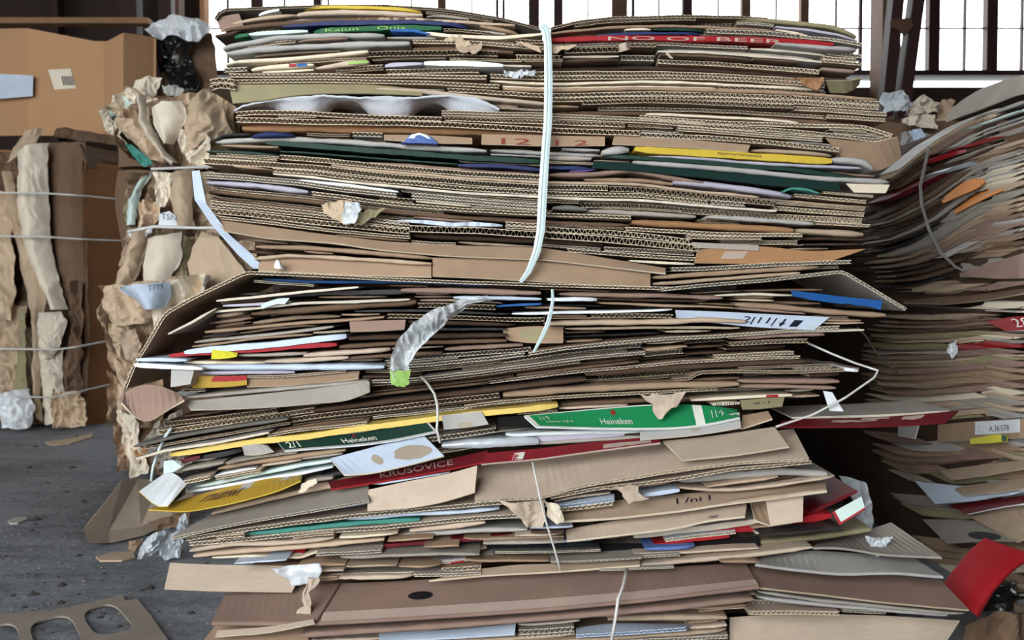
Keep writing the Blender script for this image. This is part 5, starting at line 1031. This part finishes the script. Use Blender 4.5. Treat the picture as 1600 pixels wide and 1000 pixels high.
# red lettered edge past the strap
# ------------------------------------------------------------------ crushed bales, boxes and litter beyond
def bale_core(name, label, x0, x1, y0px, y1px, Y, depth, m):
    """Rounded, dented block of packed board behind the loose sheets of a crushed bale."""
    a = P(x0, y1px, Y); b = P(x1, y0px, Y); nx, nzz, ny = 14, 18, 8
    V = []; idx = {}; Fc = []
    def vid(p):
        k = tuple(np.round(p, 5))
        if k not in idx:
            q = np.array(p); c = (np.array([a[0], Y, max(0.0, a[2])]) + np.array([b[0], Y + depth, b[2]])) / 2
            n = 0.03 * np.array([nz(p[0] * 6, p[2] * 6, p[1] + 1), nz(p[0] * 5, p[2] * 5, p[1] + 5), 0.6 * nz(p[0] * 6, p[2] * 6, p[1] + 9)])
            if p[2] < 0.02: n[2] = 0
            idx[k] = len(V); V.append(q + n)
        return idx[k]
    X = np.linspace(a[0], b[0], nx); Z = np.linspace(max(0.004, a[2]), b[2], nzz); YY = np.linspace(Y, Y + depth, ny)
    def quad(f, A, B):
        for i in range(len(A) - 1):
            for j in range(len(B) - 1):
                Fc.append(tuple(vid(f(A[u], B[v])) for u, v in ((i, j), (i + 1, j), (i + 1, j + 1), (i, j + 1))))
    quad(lambda u, v: (u, YY[0], v), X, Z); quad(lambda u, v: (u, YY[-1], v), X[::-1], Z)
    quad(lambda u, v: (X[0], u, v), YY[::-1], Z); quad(lambda u, v: (X[-1], u, v), YY, Z)
    quad(lambda u, v: (u, v, Z[-1]), X, YY); quad(lambda u, v: (u, v, Z[0]), X, YY[::-1])
    o = mesh_obj(name, V, Fc, [m]); prop(o, label, 'cardboard bale'); return o
CB = 'torn cardboard of the crushed bales'
def cr(label, Lp, Rp, Y, m, amp, seed, name='crumpled_carton', cat='cardboard', **k):
    k.setdefault('freq', 7); k['freq'] *= 1.35; amp *= 1.25; k.setdefault('jit', 0.7)
    k.setdefault('nu', 34); k.setdefault('nv', 54)
    return crumple(name, label, cat, Lp, Rp, Y, m, amp=amp, seed=seed, **k)
# big standing box on the far bale
YX = 4.75
def big_box():
    top = [(-60, 46), (43, 44), (162, 67), (193, 51), (240, 58)]; xs = [t[0] for t in top]
    Yv = [4.62, 4.72, 4.72, 4.62, 4.78]
    t = bpy.data.objects.new('storage_box', None); COL.objects.link(t); t.location = tuple(P(80, 214, YX))
    prop(t, 'big open brown box with a white barcode label standing on the far crushed bale', 'box')
    V = []; Fc = []
    for (x, y), Yq in zip(top, Yv):
        for yy, dd in ((y, 0.0), (212, 0.0), (y, 0.012), (212, 0.012)): V.append(P(x, yy, Yq) + np.array([0, dd, 0]))
    for i in range(4):
        a = 4 * i; b = a + 4; Fc += [(a, a + 1, b + 1, b), (a + 2, b + 2, b + 3, a + 3), (a, b, b + 2, a + 2), (a + 1, a + 3, b + 3, b + 1)]
    Fc += [(0, 2, 3, 1), (16, 17, 19, 18)]
    mesh_obj('front_wall', V, Fc, ['box_brown'], parent=t)
    bk = []
    for (x, y) in ((-60, 60), (240, 66)):
        for yy in (y, 212):
            for dd in (0, 0.012): bk.append(P(x, yy, 5.4) + np.array([0, dd, 0]))
    mesh_obj('back_wall', bk, [(0, 2, 6, 4), (1, 5, 7, 3), (0, 4, 5, 1), (2, 3, 7, 6), (0, 1, 3, 2), (4, 6, 7, 5)], ['box_brown'], parent=t)
    for x, Yq, y in ((-60, 4.62, 50), (240, 4.78, 60)):
        sd = [P(x, y, Yq), P(x, 212, Yq), P(x, 212, 5.4), P(x, y + 4, 5.4)]; sd = sd + [q + np.array([0.012, 0, 0]) for q in sd]
        mesh_obj('side_wall', sd, [(0, 1, 2, 3), (4, 7, 6, 5), (0, 3, 7, 4), (1, 5, 6, 2), (0, 4, 5, 1), (3, 2, 6, 7)], ['box_brown'], parent=t)
    lab = [P(x, y, 4.715) for x, y in ((75, 109), (110, 107), (119, 138), (85, 140))]
    l = mesh_obj('barcode_label', lab, [(0, 1, 2, 3)], ['paper_pale'], parent=t); l['label'] = 'white barcode label'
    for i in range(6):
        x = 96 + i * 3.0; q = [P(x, 119, 4.712), P(x + 1.5, 119, 4.712), P(x + 4.5, 133, 4.712), P(x + 3, 133, 4.712)]
        mesh_obj('barcode_bar', q, [(0, 1, 2, 3)], ['ink'], parent=t)
    tp = [P(x, y, Yq) for x, y, Yq in ((-20, 115, 4.62), (54, 119, 4.70), (53, 151, 4.70), (-20, 157, 4.62))]
    tp2 = [q + np.array([0, -0.012, 0]) for q in tp]
    l = mesh_obj('tape_label', tp2, [(0, 1, 2, 3)], ['bluewhite'], parent=t); l['label'] = 'shiny pale blue taped label'
big_box()
cr('white plastic sheet draped over the black bag beside the big open box', [(240, 34), (226, 46), (238, 56)], [(306, 29), (334, 46), (308, 68)], 4.9, 'white', 0.05, 81, name='plastic_sheet', cat='plastic', nu=26, nv=14, bulge=0.06, freq=5)
cr('black plastic bag hanging between the big open box and the post', [(236, 56), (250, 90), (262, 140)], [(300, 60), (296, 90), (312, 150)], 5.0, 'black_plastic', 0.08, 82, name='plastic_bag', cat='bag', freq=5, bulge=0.05)
cr('dark brown board leaning beside the black plastic bag', [(292, 52), (300, 100), (308, 160)], [(330, 52), (340, 100), (345, 160)], 5.1, 'paper_dark', 0.03, 83, freq=4)
# far bale
bale_core('cardboard_bale', 'packed body of the far crushed bale with four wires', -140, 124, 232, 664, 4.5, 1.0, 'bale_brown')
B = 4.5
cr('smooth orange-brown box wall at the corner of the far bale', [(128, 250), (132, 400), (134, 520), (128, 664)], [(216, 262), (207, 400), (200, 540), (202, 660)], 4.40, 'bale_brown', 0.02, 90, Yr=4.75, sharp=0.2, freq=4)
cr('dull brown wide sheet with a vertical fold on the far bale', [(74, 222), (76, 330), (82, 440), (96, 560), (104, 664)], [(136, 224), (134, 340), (140, 450), (140, 560), (132, 664)], 4.42, 'paper_dark', 0.02, 91, bulge=0.03, sharp=0.3, freq=5)
cr('pale torn sheet running down the far bale like a strip', [(28, 240), (28, 300), (36, 370), (55, 430), (78, 480)], [(76, 222), (76, 300), (80, 370), (88, 420), (106, 484)], 4.36, 'paper_pale', 0.025, 92, bulge=0.06, sharp=0.35, freq=6)
cr('pinkish tan strip bending across the far bale from the pale strip', [(6, 270), (12, 330), (30, 400), (46, 470), (52, 560), (56, 640)], [(20, 268), (30, 330), (56, 400), (72, 470), (66, 560), (66, 660)], 4.36, 'paper_brown', 0.02, 93, bulge=0.03, freq=6)
cr('tan upright sheet at the frame side of the far bale', [(-60, 280), (-50, 380), (-50, 480)], [(10, 300), (26, 400), (20, 500)], 4.36, 'paper_brown', 0.03, 94, bulge=0.05, freq=5)
cr('tan crumpled end sheet under the upright sheet of the far bale', [(-40, 470), (-40, 540), (-30, 640)], [(44, 478), (36, 560), (30, 650)], 4.4, 'paper_brown', 0.05, 95, freq=6)
cr('white crumpled bag squashed at the foot of the far bale', [(-10, 612), (-4, 640), (4, 664)], [(44, 606), (58, 640), (50, 668)], 4.3, 'white', 0.03, 96, bulge=0.07, freq=8, name='paper_bag', cat='bag')
cr('olive translucent tape tail beside the white crumpled bag', [(30, 480), (28, 560), (20, 630)], [(40, 482), (40, 560), (44, 630)], 4.32, 'olive', 0.01, 97, freq=8)
cr('grey pinched sheet end below the second wire pair of the far bale', [(62, 490), (60, 520), (62, 560)], [(92, 486), (108, 500), (84, 560)], 4.32, 'paper_pale', 0.02, 98, bulge=0.03, freq=7)
cr('light sheet hanging down between the lower wires of the far bale', [(64, 545), (66, 600), (70, 664)], [(98, 545), (100, 600), (106, 660)], 4.36, 'paper_pale', 0.025, 99, bulge=0.03, freq=7)
cr('crumpled tan foot of the far bale beside the orange-brown wall', [(84, 612), (80, 640), (84, 668)], [(128, 614), (136, 640), (134, 666)], 4.33, 'paper_brown', 0.05, 100, freq=8)
cr('curled tan sheet end at the top of the far bale', [(14, 256), (24, 232), (40, 208)], [(62, 232), (66, 214), (74, 201)], 4.4, 'paper_brown', 0.03, 101, bulge=0.03, freq=6)
cr('dark curled board lying across the top of the far bale', [(84, 214), (90, 202), (100, 200)], [(186, 226), (196, 222), (200, 214)], 4.45, 'kraft_dark', 0.03, 102, freq=6)
cr('dark brown flap arching over the orange-brown wall', [(128, 224), (132, 236), (138, 262)], [(236, 250), (236, 268), (212, 276)], 4.4, 'paper_dark', 0.03, 103, Yr=4.9, freq=5)
for i, (p0, w) in enumerate((([(-60, 298), (0, 301), (70, 302), (120, 305), (190, 312)], 'uppermost wire of the far crushed bale'), ([(-60, 366), (0, 369), (70, 370), (130, 374), (200, 377)], 'second wire from the top of the far crushed bale'),
                             ([(-60, 544), (0, 545), (90, 546), (120, 542), (200, 527)], 'third wire from the top of the far crushed bale'), ([(-60, 618), (0, 619), (80, 621), (120, 613), (200, 594)], 'lowest wire of the far crushed bale'))):
    tube('baling_wire', w, 'wire', [P(x, y, 4.24 if x < 110 else 4.24 + (x - 110) * 0.0045) for x, y in p0], 0.0042, 'wire')

cr('shaded brown sheet behind the upright strips of the far bale', [(-40, 236), (-40, 340), (-40, 480)], [(50, 236), (60, 340), (72, 480)], 4.47, 'kraft_dark', 0.04, 171)
cr('kraft sheet folded low behind the olive tape tail of the far bale', [(-40, 470), (-30, 560), (-20, 660)], [(74, 470), (84, 560), (90, 660)], 4.46, 'kraft', 0.05, 172)
cr('brown sheet gathered in pleats between the lower wires of the far bale', [(92, 440), (96, 520), (90, 610)], [(132, 440), (134, 530), (130, 615)], 4.39, 'kraft_dark', 0.04, 173, fold=0.03)
cr('rumpled kraft sheet filling the middle of the upper crushed bale', [(184, 170), (196, 210), (240, 260)], [(300, 150), (310, 200), (330, 262)], 3.31, 'kraft', 0.06, 174)
cr('rumpled pale sheet at the main-stack end of the upper crushed bale', [(286, 150), (284, 200), (284, 262)], [(372, 150), (372, 200), (372, 262)], 3.33, 'paper_brown', 0.06, 175)
cr('shredded pale liner at the top corner of the upper crushed bale', [(168, 168), (190, 150), (220, 132)], [(196, 186), (226, 176), (250, 160)], 3.32, 'paper_pale', 0.06, 176, freq=12, under='teal')
cr('dark pleated sheet in the corner of the upper crushed bale', [(162, 190), (176, 214), (210, 250)], [(204, 190), (226, 214), (250, 250)], 3.33, 'kraft_dark', 0.06, 177, fold=0.04)
cr('rumpled kraft sheet between the wires of the lower crushed bale', [(210, 272), (202, 310), (206, 362)], [(300, 268), (300, 310), (300, 362)], 3.27, 'kraft', 0.06, 178)
cr('pale rumpled sheet next to the printed tape of the main stack', [(290, 268), (290, 310), (292, 366)], [(346, 268), (350, 310), (360, 366)], 3.28, 'paper_brown', 0.05, 179)
cr('wide rumpled kraft sheet below the wire of the lower crushed bale', [(200, 358), (184, 410), (172, 456)], [(330, 358), (330, 410), (340, 456)], 3.26, 'kraft_light', 0.06, 180, fold=0.03)
cr('rumpled tan sheet beside the roof of the big open flap', [(280, 370), (290, 410), (290, 470)], [(400, 380), (400, 420), (330, 470)], 3.24, 'paper_brown', 0.04, 181)
cr('brown rumpled sheet under the bulging wrapper', [(166, 450), (168, 520), (184, 600)], [(320, 440), (270, 520), (230, 600)], 3.24, 'kraft', 0.07, 182, fold=0.03)
cr('pale pleats pinched beside the bulging wrapper', [(262, 440), (250, 470), (240, 520)], [(330, 428), (316, 462), (266, 510)], 3.06, 'paper_pale', 0.05, 183, fold=0.05)
cr('kraft sheet hanging to the floor at the corner of the lower crushed bale', [(176, 580), (180, 660), (184, 738)], [(260, 590), (262, 660), (270, 738)], 3.22, 'kraft', 0.06, 184, fold=0.03)
cr('clear plastic shred tangled on the grey folded flap', [(1352, 838), (1358, 852), (1366, 868)], [(1392, 836), (1384, 850), (1376, 870)], 1.60, 'clear_plastic', 0.02, 185, name='plastic_scrap', cat='plastic', freq=16)
cr('clear film draped behind the white box end', [(1310, 742), (1330, 780), (1340, 820)], [(1352, 752), (1366, 790), (1362, 826)], 1.8, 'thin_film', 0.015, 186, name='plastic_film', cat='plastic')
# near crushed bales, one on the other
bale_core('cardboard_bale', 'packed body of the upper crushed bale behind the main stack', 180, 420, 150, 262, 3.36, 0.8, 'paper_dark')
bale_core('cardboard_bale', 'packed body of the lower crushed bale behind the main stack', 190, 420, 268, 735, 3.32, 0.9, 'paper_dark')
Q = 3.28
cr('pale curled paper edge at the top of the upper crushed bale', [(206, 150), (206, 136), (212, 126)], [(236, 160), (250, 140), (252, 123)], 3.36, 'paper_pale', 0.03, 110, freq=8)
cr('brown box side folded under the curled top paper', [(216, 136), (214, 160), (216, 190)], [(272, 138), (266, 165), (250, 190)], 3.4, 'paper_dark', 0.03, 111, freq=7)
cr('grey fluff of shredded paper on the upper crushed bale', [(254, 136), (258, 144), (262, 152)], [(278, 134), (288, 142), (280, 150)], 3.3, 'greypaper', 0.02, 112, freq=18)
cr('layered dark and white torn sheets at the corner of the upper crushed bale', [(157, 172), (160, 190), (170, 212)], [(176, 168), (186, 196), (204, 226)], 3.3, 'paper_pale', 0.05, 113, under='dark_red', freq=12)
cr('green and white printed sheet curling at the corner of the upper crushed bale', [(160, 178), (180, 160), (190, 150)], [(186, 196), (200, 180), (214, 160)], 3.34, 'mint', 0.03, 114, freq=12)
cr('tan pressed sheet curving into the wire of the upper crushed bale', [(186, 190), (200, 220), (240, 254)], [(222, 186), (244, 220), (262, 258)], 3.22, 'paper_brown', 0.03, 115, bulge=0.04, freq=8)
cr('long pale strip twisting down the upper crushed bale', [(216, 152), (218, 190), (240, 230), (268, 258)], [(228, 150), (234, 190), (252, 225), (280, 254)], 3.2, 'paper_pale', 0.015, 116, bulge=0.03, freq=8)
cr('smooth tan box face with a small hole on the upper crushed bale', [(238, 168), (242, 200), (258, 228)], [(286, 158), (292, 186), (272, 226)], 3.18, 'paper_pale', 0.015, 117, bulge=0.04, sharp=0.3, freq=6)
cr('wide kraft sheet with a deep fold beside the smooth tan box face', [(296, 160), (290, 190), (300, 240)], [(322, 138), (346, 170), (362, 215)], 3.2, 'paper_brown', 0.05, 118, bulge=0.04, freq=6)
cr('frayed tan sheet gathered at the wire of the upper crushed bale', [(282, 200), (288, 230), (302, 258)], [(330, 210), (332, 240), (330, 262)], 3.18, 'paper_pale', 0.04, 119, freq=9)
cr('brown dim sheet between upper crushed bale and main stack', [(322, 132), (340, 170), (350, 215)], [(368, 130), (374, 170), (380, 220)], 3.34, 'paper_dark', 0.03, 120, freq=6)
cr('green edged wrapper trapped above the wire of the upper crushed bale', [(196, 224), (206, 240), (226, 262)], [(206, 226), (222, 238), (240, 256)], 3.2, 'teal', 0.012, 121, freq=12, under='mint')
# lower crushed bale
cr('green and white printed sheet curving along the side of the lower crushed bale', [(212, 292), (200, 320), (196, 356)], [(240, 268), (220, 300), (210, 352)], 3.24, 'mint', 0.012, 122, bulge=0.02, freq=8, under='teal')
cr('corrugated rim curling outside the green printed sheet', [(222, 276), (204, 300), (192, 330), (200, 352)], [(236, 270), (214, 296), (204, 330), (208, 352)], 3.26, 'olive', 0.02, 123, freq=10)
cr('olive torn flap inside the lower crushed bale', [(220, 310), (216, 340), (212, 360)], [(258, 320), (252, 340), (232, 358)], 3.22, 'paper_brown', 0.04, 124, freq=9)
cr('pale strip hanging from the upper wire of the lower crushed bale', [(240, 268), (246, 300), (250, 322)], [(272, 270), (268, 300), (258, 326)], 3.2, 'paper_pale', 0.03, 125, freq=10)
cr('broad tan box panel between the wires of the lower crushed bale', [(272, 270), (268, 310), (276, 356)], [(304, 266), (304, 310), (304, 358)], 3.18, 'paper_brown', 0.015, 126, bulge=0.03, sharp=0.3, freq=6)
lb = cr('white label with blue print between the wires of the lower crushed bale', [(248, 334), (248, 345), (248, 356)], [(264, 330), (284, 344), (292, 356)], 3.16, 'white', 0.006, 127, freq=6, name='paper_label', cat='label')
cr('white crumpled tape at the lower wire of the lower crushed bale', [(200, 362), (202, 366), (208, 370)], [(240, 352), (238, 362), (226, 370)], 3.16, 'clear_plastic', 0.012, 128, freq=14, name='plastic_scrap', cat='plastic')
cr('tall tan folded sheet below the wire at the corner of the lower crushed bale', [(206, 368), (190, 410), (176, 450)], [(244, 360), (222, 410), (206, 452)], 3.2, 'paper_brown', 0.03, 129, bulge=0.05, freq=6)
cr('wide pale box face below the white label of the lower crushed bale', [(232, 372), (226, 410), (222, 448)], [(284, 362), (284, 400), (262, 446)], 3.16, 'paper_pale', 0.01, 130, bulge=0.03, sharp=0.3, freq=6)
cr('olive shaded fold beside the wide pale box face', [(284, 362), (276, 400), (258, 446)], [(300, 372), (294, 410), (290, 440)], 3.2, 'olive', 0.03, 131, bulge=0.02, freq=7)
cr('large tan board slanting behind the printed tape of the main stack', [(314, 362), (292, 410), (300, 450)], [(340, 370), (372, 410), (392, 436)], 3.14, 'paper_brown', 0.012, 132, sharp=0.3, freq=5)
cr('crumpled dark gathered sheet above the white label band', [(288, 380), (290, 410), (300, 450)], [(304, 370), (306, 410), (330, 452)], 3.2, 'paper_dark', 0.04, 133, freq=9)
cr('bulging tan wrapper around the white printed label of the lower crushed bale', [(168, 446), (162, 480), (178, 510)], [(332, 432), (320, 470), (262, 500)], 3.12, 'paper_brown', 0.035, 134, bulge=0.08, freq=7)
t = cr('white printed label pressed into the bulging tan wrapper', [(184, 450), (214, 470), (226, 482)], [(264, 440), (268, 458), (260, 480)], 2.99, 'bluewhite', 0.006, 135, bulge=0.06, freq=6, name='paper_label', cat='label')
V_, F_ = text_mesh('TPM'); mesh_obj('lettering', [P(231 + 23 * a, 455 - 9 * b - 4 * a, 2.905) for a, b in V_], F_, ['ink'], parent=t)
V_, F_ = text_mesh('TSN'); mesh_obj('lettering', [P(252 + 24 * a, 342 - 9 * b + 3 * a, 3.12) for a, b in V_], F_, ['navy'], parent=lb)
cr('pleated tan sheet below the bulging wrapper', [(172, 508), (178, 540), (196, 590)], [(250, 496), (240, 540), (214, 590)], 3.14, 'paper_brown', 0.05, 136, freq=9)
cr('reddish smeared sheet among the pleats of the lower crushed bale', [(184, 520), (190, 540), (200, 560)], [(212, 512), (220, 540), (214, 560)], 3.08, 'kraft_light', 0.02, 137, freq=9)
cr('tan strip running down beside the open flap of the main stack', [(176, 560), (184, 600), (186, 660)], [(200, 570), (206, 610), (206, 660)], 3.16, 'paper_brown', 0.02, 138, bulge=0.03, freq=7)
cr('pale torn strip at the foot of the lower crushed bale', [(188, 640), (190, 690), (206, 742)], [(216, 650), (222, 690), (236, 740)], 3.14, 'paper_pale', 0.03, 139, freq=9)
cr('brown curled carton below the curled brown end', [(214, 668), (222, 690), (226, 720)], [(262, 640), (256, 680), (262, 720)], 3.16, 'kraft_dark', 0.05, 140, freq=8)
cr('stack of grey pleated paper edges behind the pale yellow edge', [(228, 670), (238, 700), (240, 735)], [(292, 640), (300, 690), (310, 730)], 3.14, 'greyboard', 0.05, 141, freq=14)
cr('orange scrap pinched in the foot of the lower crushed bale', [(208, 704), (212, 712)], [(234, 698), (230, 716)], 3.12, 'orange_kraft', 0.02, 142, freq=10, nu=10, nv=8)
tube('baling_wire', 'bright wire where upper and lower crushed bales meet', 'wire', [P(x, y, 3.08) for x, y in ((236, 264), (290, 262), (340, 260), (420, 261))], 0.0045, 'wire')
tube('baling_wire', 'bright wire crossing the white label of the lower crushed bale', 'wire', [P(x, y, 3.06) for x, y in ((200, 362), (240, 354), (300, 356), (345, 356), (420, 357))], 0.005, 'wire')
tube('baling_wire', 'white tie end slanting beside the pale yellow edge', 'wire', [P(x, y, PL - 0.01) for x, y in ((268, 668), (252, 692), (240, 724), (236, 752))], 0.0024, 'strap_plastic')
# heap beyond the gap, seen over the leaning stack
cr('clear plastic bag on the far heap beside the lattice column', [(1376, 148), (1378, 165), (1376, 178)], [(1412, 146), (1424, 160), (1420, 176)], 3.6, 'clear_plastic', 0.05, 150, name='plastic_bag', cat='bag', bulge=0.06, freq=9)
cr('tan crumpled carton peak on the far heap beside the plastic bag', [(1414, 182), (1424, 160), (1436, 150)], [(1464, 182), (1460, 162), (1446, 150)], 3.6, 'paper_pale', 0.06, 151, freq=9)
cr('brown curled carton at the edge of the far heap near the rising board', [(1456, 196), (1462, 172), (1470, 154)], [(1490, 190), (1490, 168), (1486, 152)], 3.65, 'paper_brown', 0.06, 152, freq=9)
cr('tan flap lying below the carton peak of the far heap', [(1404, 188), (1412, 196)], [(1462, 180), (1460, 204)], 3.5, 'paper_pale', 0.05, 153, freq=9, nu=18, nv=12)
cr('dark hollow carton in the middle of the far heap', [(1376, 186), (1384, 210), (1400, 236)], [(1444, 186), (1470, 205), (1470, 230)], 3.7, 'kraft_dark', 0.06, 154, freq=9)
cr('small bluish white bag in the dark hollow carton', [(1418, 206), (1422, 214), (1426, 224)], [(1436, 202), (1442, 212), (1444, 224)], 3.5, 'bluewhite', 0.03, 155, freq=12, name='plastic_bag', cat='bag', nu=12, nv=10)
cr('grey torn paper pile at the foot of the far heap', [(1400, 212), (1400, 230), (1404, 246)], [(1450, 216), (1450, 232), (1440, 246)], 3.55, 'greypaper', 0.06, 156, freq=10)
cr('brown board side closing the far heap behind the box end', [(1362, 190), (1370, 220), (1380, 260)], [(1392, 182), (1402, 220), (1410, 250)], 3.8, 'paper_dark', 0.03, 157, freq=6)
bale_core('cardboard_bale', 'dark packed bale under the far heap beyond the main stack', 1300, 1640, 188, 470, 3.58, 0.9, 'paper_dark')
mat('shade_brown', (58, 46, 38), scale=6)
bale_core('cardboard_bale', 'added bale coloured dark as shade in the gap between main and leaning stacks', 1150, 1560, 330, 780, 2.95, 0.7, 'shade_brown')  # bale added to keep the gap dark, shade mixed into its brown
# things on the floor
def floor_panel(name, label, cat, pts, m, zs, th=0.004):
    V = [PF(x, y, z) if False else PF(x, y, z) for (x, y), z in zip(pts, zs)]
    V2 = [v + np.array([0, 0, th]) for v in V]; n = len(V)
    o = mesh_obj(name, V + V2, [tuple(range(n))[::-1], tuple(n + i for i in range(n))] + [(i, (i + 1) % n, n + (i + 1) % n, n + i) for i in range(n)], [m]); prop(o, label, cat); return o
def folded_sheet():
    rows_t = [(190, 752), (215, 750), (250, 754), (300, 770), (330, 790)]; rows_m = [(131, 826), (170, 830), (220, 822), (268, 806), (300, 796)]; rows_b = [(137, 848), (172, 849), (225, 838), (268, 816), (298, 802)]
    V = []; Fc = []
    for k in range(5):
        Yb = 2.31 + 0.30 * k / 4
        V += [P(*rows_t[k], Yb + 0.13), P(*rows_m[k], Yb - 0.01), P(*rows_b[k], Yb), P(*rows_b[k], Yb + 0.14) - np.array([0, 0, 0.02])]
    V = np.array(V); V[:, 2] = np.maximum(V[:, 2], 0.004); n = len(V); V2 = V + np.array([0, 0.006, 0.003])
    for k in range(4):
        for j in range(3):
            a = 4 * k + j; Fc += [(a, a + 1, a + 5, a + 4), (n + a, n + a + 4, n + a + 5, n + a + 1)]
    for k in range(4):
        for j in (0, 3):
            a = 4 * k + j; Fc.append((a, a + 4, n + a + 4, n + a))
    for e in (0, 16):
        for j in range(3): Fc.append((e + j, n + e + j, n + e + j + 1, e + j + 1))
    o = mesh_obj('folded_carton', np.vstack([V, V2]), Fc, ['tan']); prop(o, 'grey-tan folded carton lying on the floor against the middle bale', 'cardboard')
folded_sheet()
def punched_sheet():
    cu = bpy.data.curves.new('punched_curve', 'CURVE'); cu.dimensions = '2D'; cu.fill_mode = 'BOTH'; cu.extrude = 0.002
    def ring(pts):
        sp = cu.splines.new('POLY'); sp.points.add(len(pts) - 1); sp.use_cyclic_u = True
        for q, p in zip(sp.points, pts): w = PF(*p); q.co = (w[0], w[1], 0, 1)
    ring([(-70, 978), (0, 966), (72, 957), (75, 960), (192, 934), (196, 943), (214, 940), (236, 966), (270, 1016), (330, 1120), (-70, 1120)])
    def hole(q):
        out = []; c = [np.array(p, float) for p in q]
        for i in range(4):
            a, b, d = c[i - 1], c[i], c[(i + 1) % 4]
            for t in np.linspace(0, 1, 7):
                s = b + (a - b) * 0.36; e = b + (d - b) * 0.36; out.append(tuple((1 - t) ** 2 * s + 2 * t * (1 - t) * b + t * t * e))
        return out
    for q in ([(126, 962), (176, 944), (214, 988), (150, 1000)], [(42, 980), (108, 962), (132, 1010), (62, 1030)], [(-44, 994), (24, 974), (38, 1024), (-30, 1044)]): ring(hole(q))
    tmp = bpy.data.objects.new('tmp', cu); COL.objects.link(tmp); bpy.context.view_layer.update()
    me = bpy.data.meshes.new_from_object(tmp); bpy.data.objects.remove(tmp); bpy.data.curves.remove(cu)
    me.materials.clear(); me.materials.append(MATS['floor_board'])
    c = np.mean([v.co[:] for v in me.vertices], axis=0)
    for v in me.vertices: v.co = Vector(np.array(v.co) - [c[0], c[1], 0])
    o = bpy.data.objects.new('punched_sheet', me); COL.objects.link(o); o.location = (c[0], c[1], 0.004)
    prop(o, 'grey carton sheet punched with rounded square holes lying on the floor', 'cardboard')
punched_sheet()
floor_panel('carton_strip', 'thin tan carton strip lying on the floor by the far bale', 'cardboard', [(70, 692), (112, 686), (146, 677), (143, 684), (110, 694), (80, 697)], 'paper_brown', [0.002] * 6)
floor_panel('carton_scrap', 'flat pale scrap on the floor under the folded grey-tan carton', 'cardboard', [(150, 872), (172, 866), (208, 864), (211, 872), (190, 878), (156, 878)], 'kraft_light', [0.002] * 6)
floor_panel('carton_scrap', 'small grey scrap alone on the dusty floor', 'cardboard', [(12, 816), (24, 810), (40, 809), (42, 813), (28, 819), (16, 820)], 'greypaper', [0.002] * 6)
cr('brown crumpled scrap standing by the flat pale scrap', [(196, 846), (198, 856), (200, 868)], [(218, 842), (216, 852), (212, 868)], 2.33, 'kraft', 0.02, 160, name='carton_scrap', freq=14, nu=10, nv=10)
cr('silvery plastic wrapper crumpled on the floor beside the wide grey board', [(232, 836), (222, 850), (218, 866)], [(266, 826), (258, 850), (244, 868)], 2.3, 'clear_plastic', 0.03, 161, name='plastic_wrapper', cat='plastic', freq=14, bulge=0.03)
cr('second torn plastic wrapper tucked under the wide grey board', [(258, 838), (256, 850), (258, 866)], [(296, 800), (290, 846), (282, 872)], 2.26, 'cloudy_plastic', 0.04, 162, name='plastic_wrapper', cat='plastic', freq=12)
cr('dark brown fold in the shade above the plastic wrapper', [(242, 812), (246, 828)], [(300, 796), (292, 822)], 2.34, 'kraft_dark', 0.03, 163, freq=9, nu=14, nv=8)
def grit():
    r = random.Random(77); V = []; Fc = []
    for k in range(420):
        px, py = r.uniform(-60, 330), r.uniform(672, 1020); q = PF(px, py); s = r.uniform(0.002, 0.009) * (1 if k % 9 else 2.0)
        b = len(V); a = r.random() * 6.28
        for i in range(5):
            t = a + i * 1.2566; rr = s * r.uniform(0.5, 1.1); V.append(q + np.array([rr * math.cos(t), rr * 0.8 * math.sin(t), 0.0005]))
        V.append(q + np.array([0, 0, s * 0.5]))
        for i in range(5): Fc.append((b + i, b + (i + 1) % 5, b + 5))
    mat('grit', (120, 118, 114), scale=20); mat('grit_dark', (60, 58, 56))
    o = mesh_obj('floor_grit', V, Fc, ['grit', 'grit_dark'], [((i // 5) * 7 % 3 == 0) * 1 for i in range(len(Fc))]); prop(o, 'scattered grit and paper crumbs over the dusty floor', 'debris', None, 'stuff')
grit()
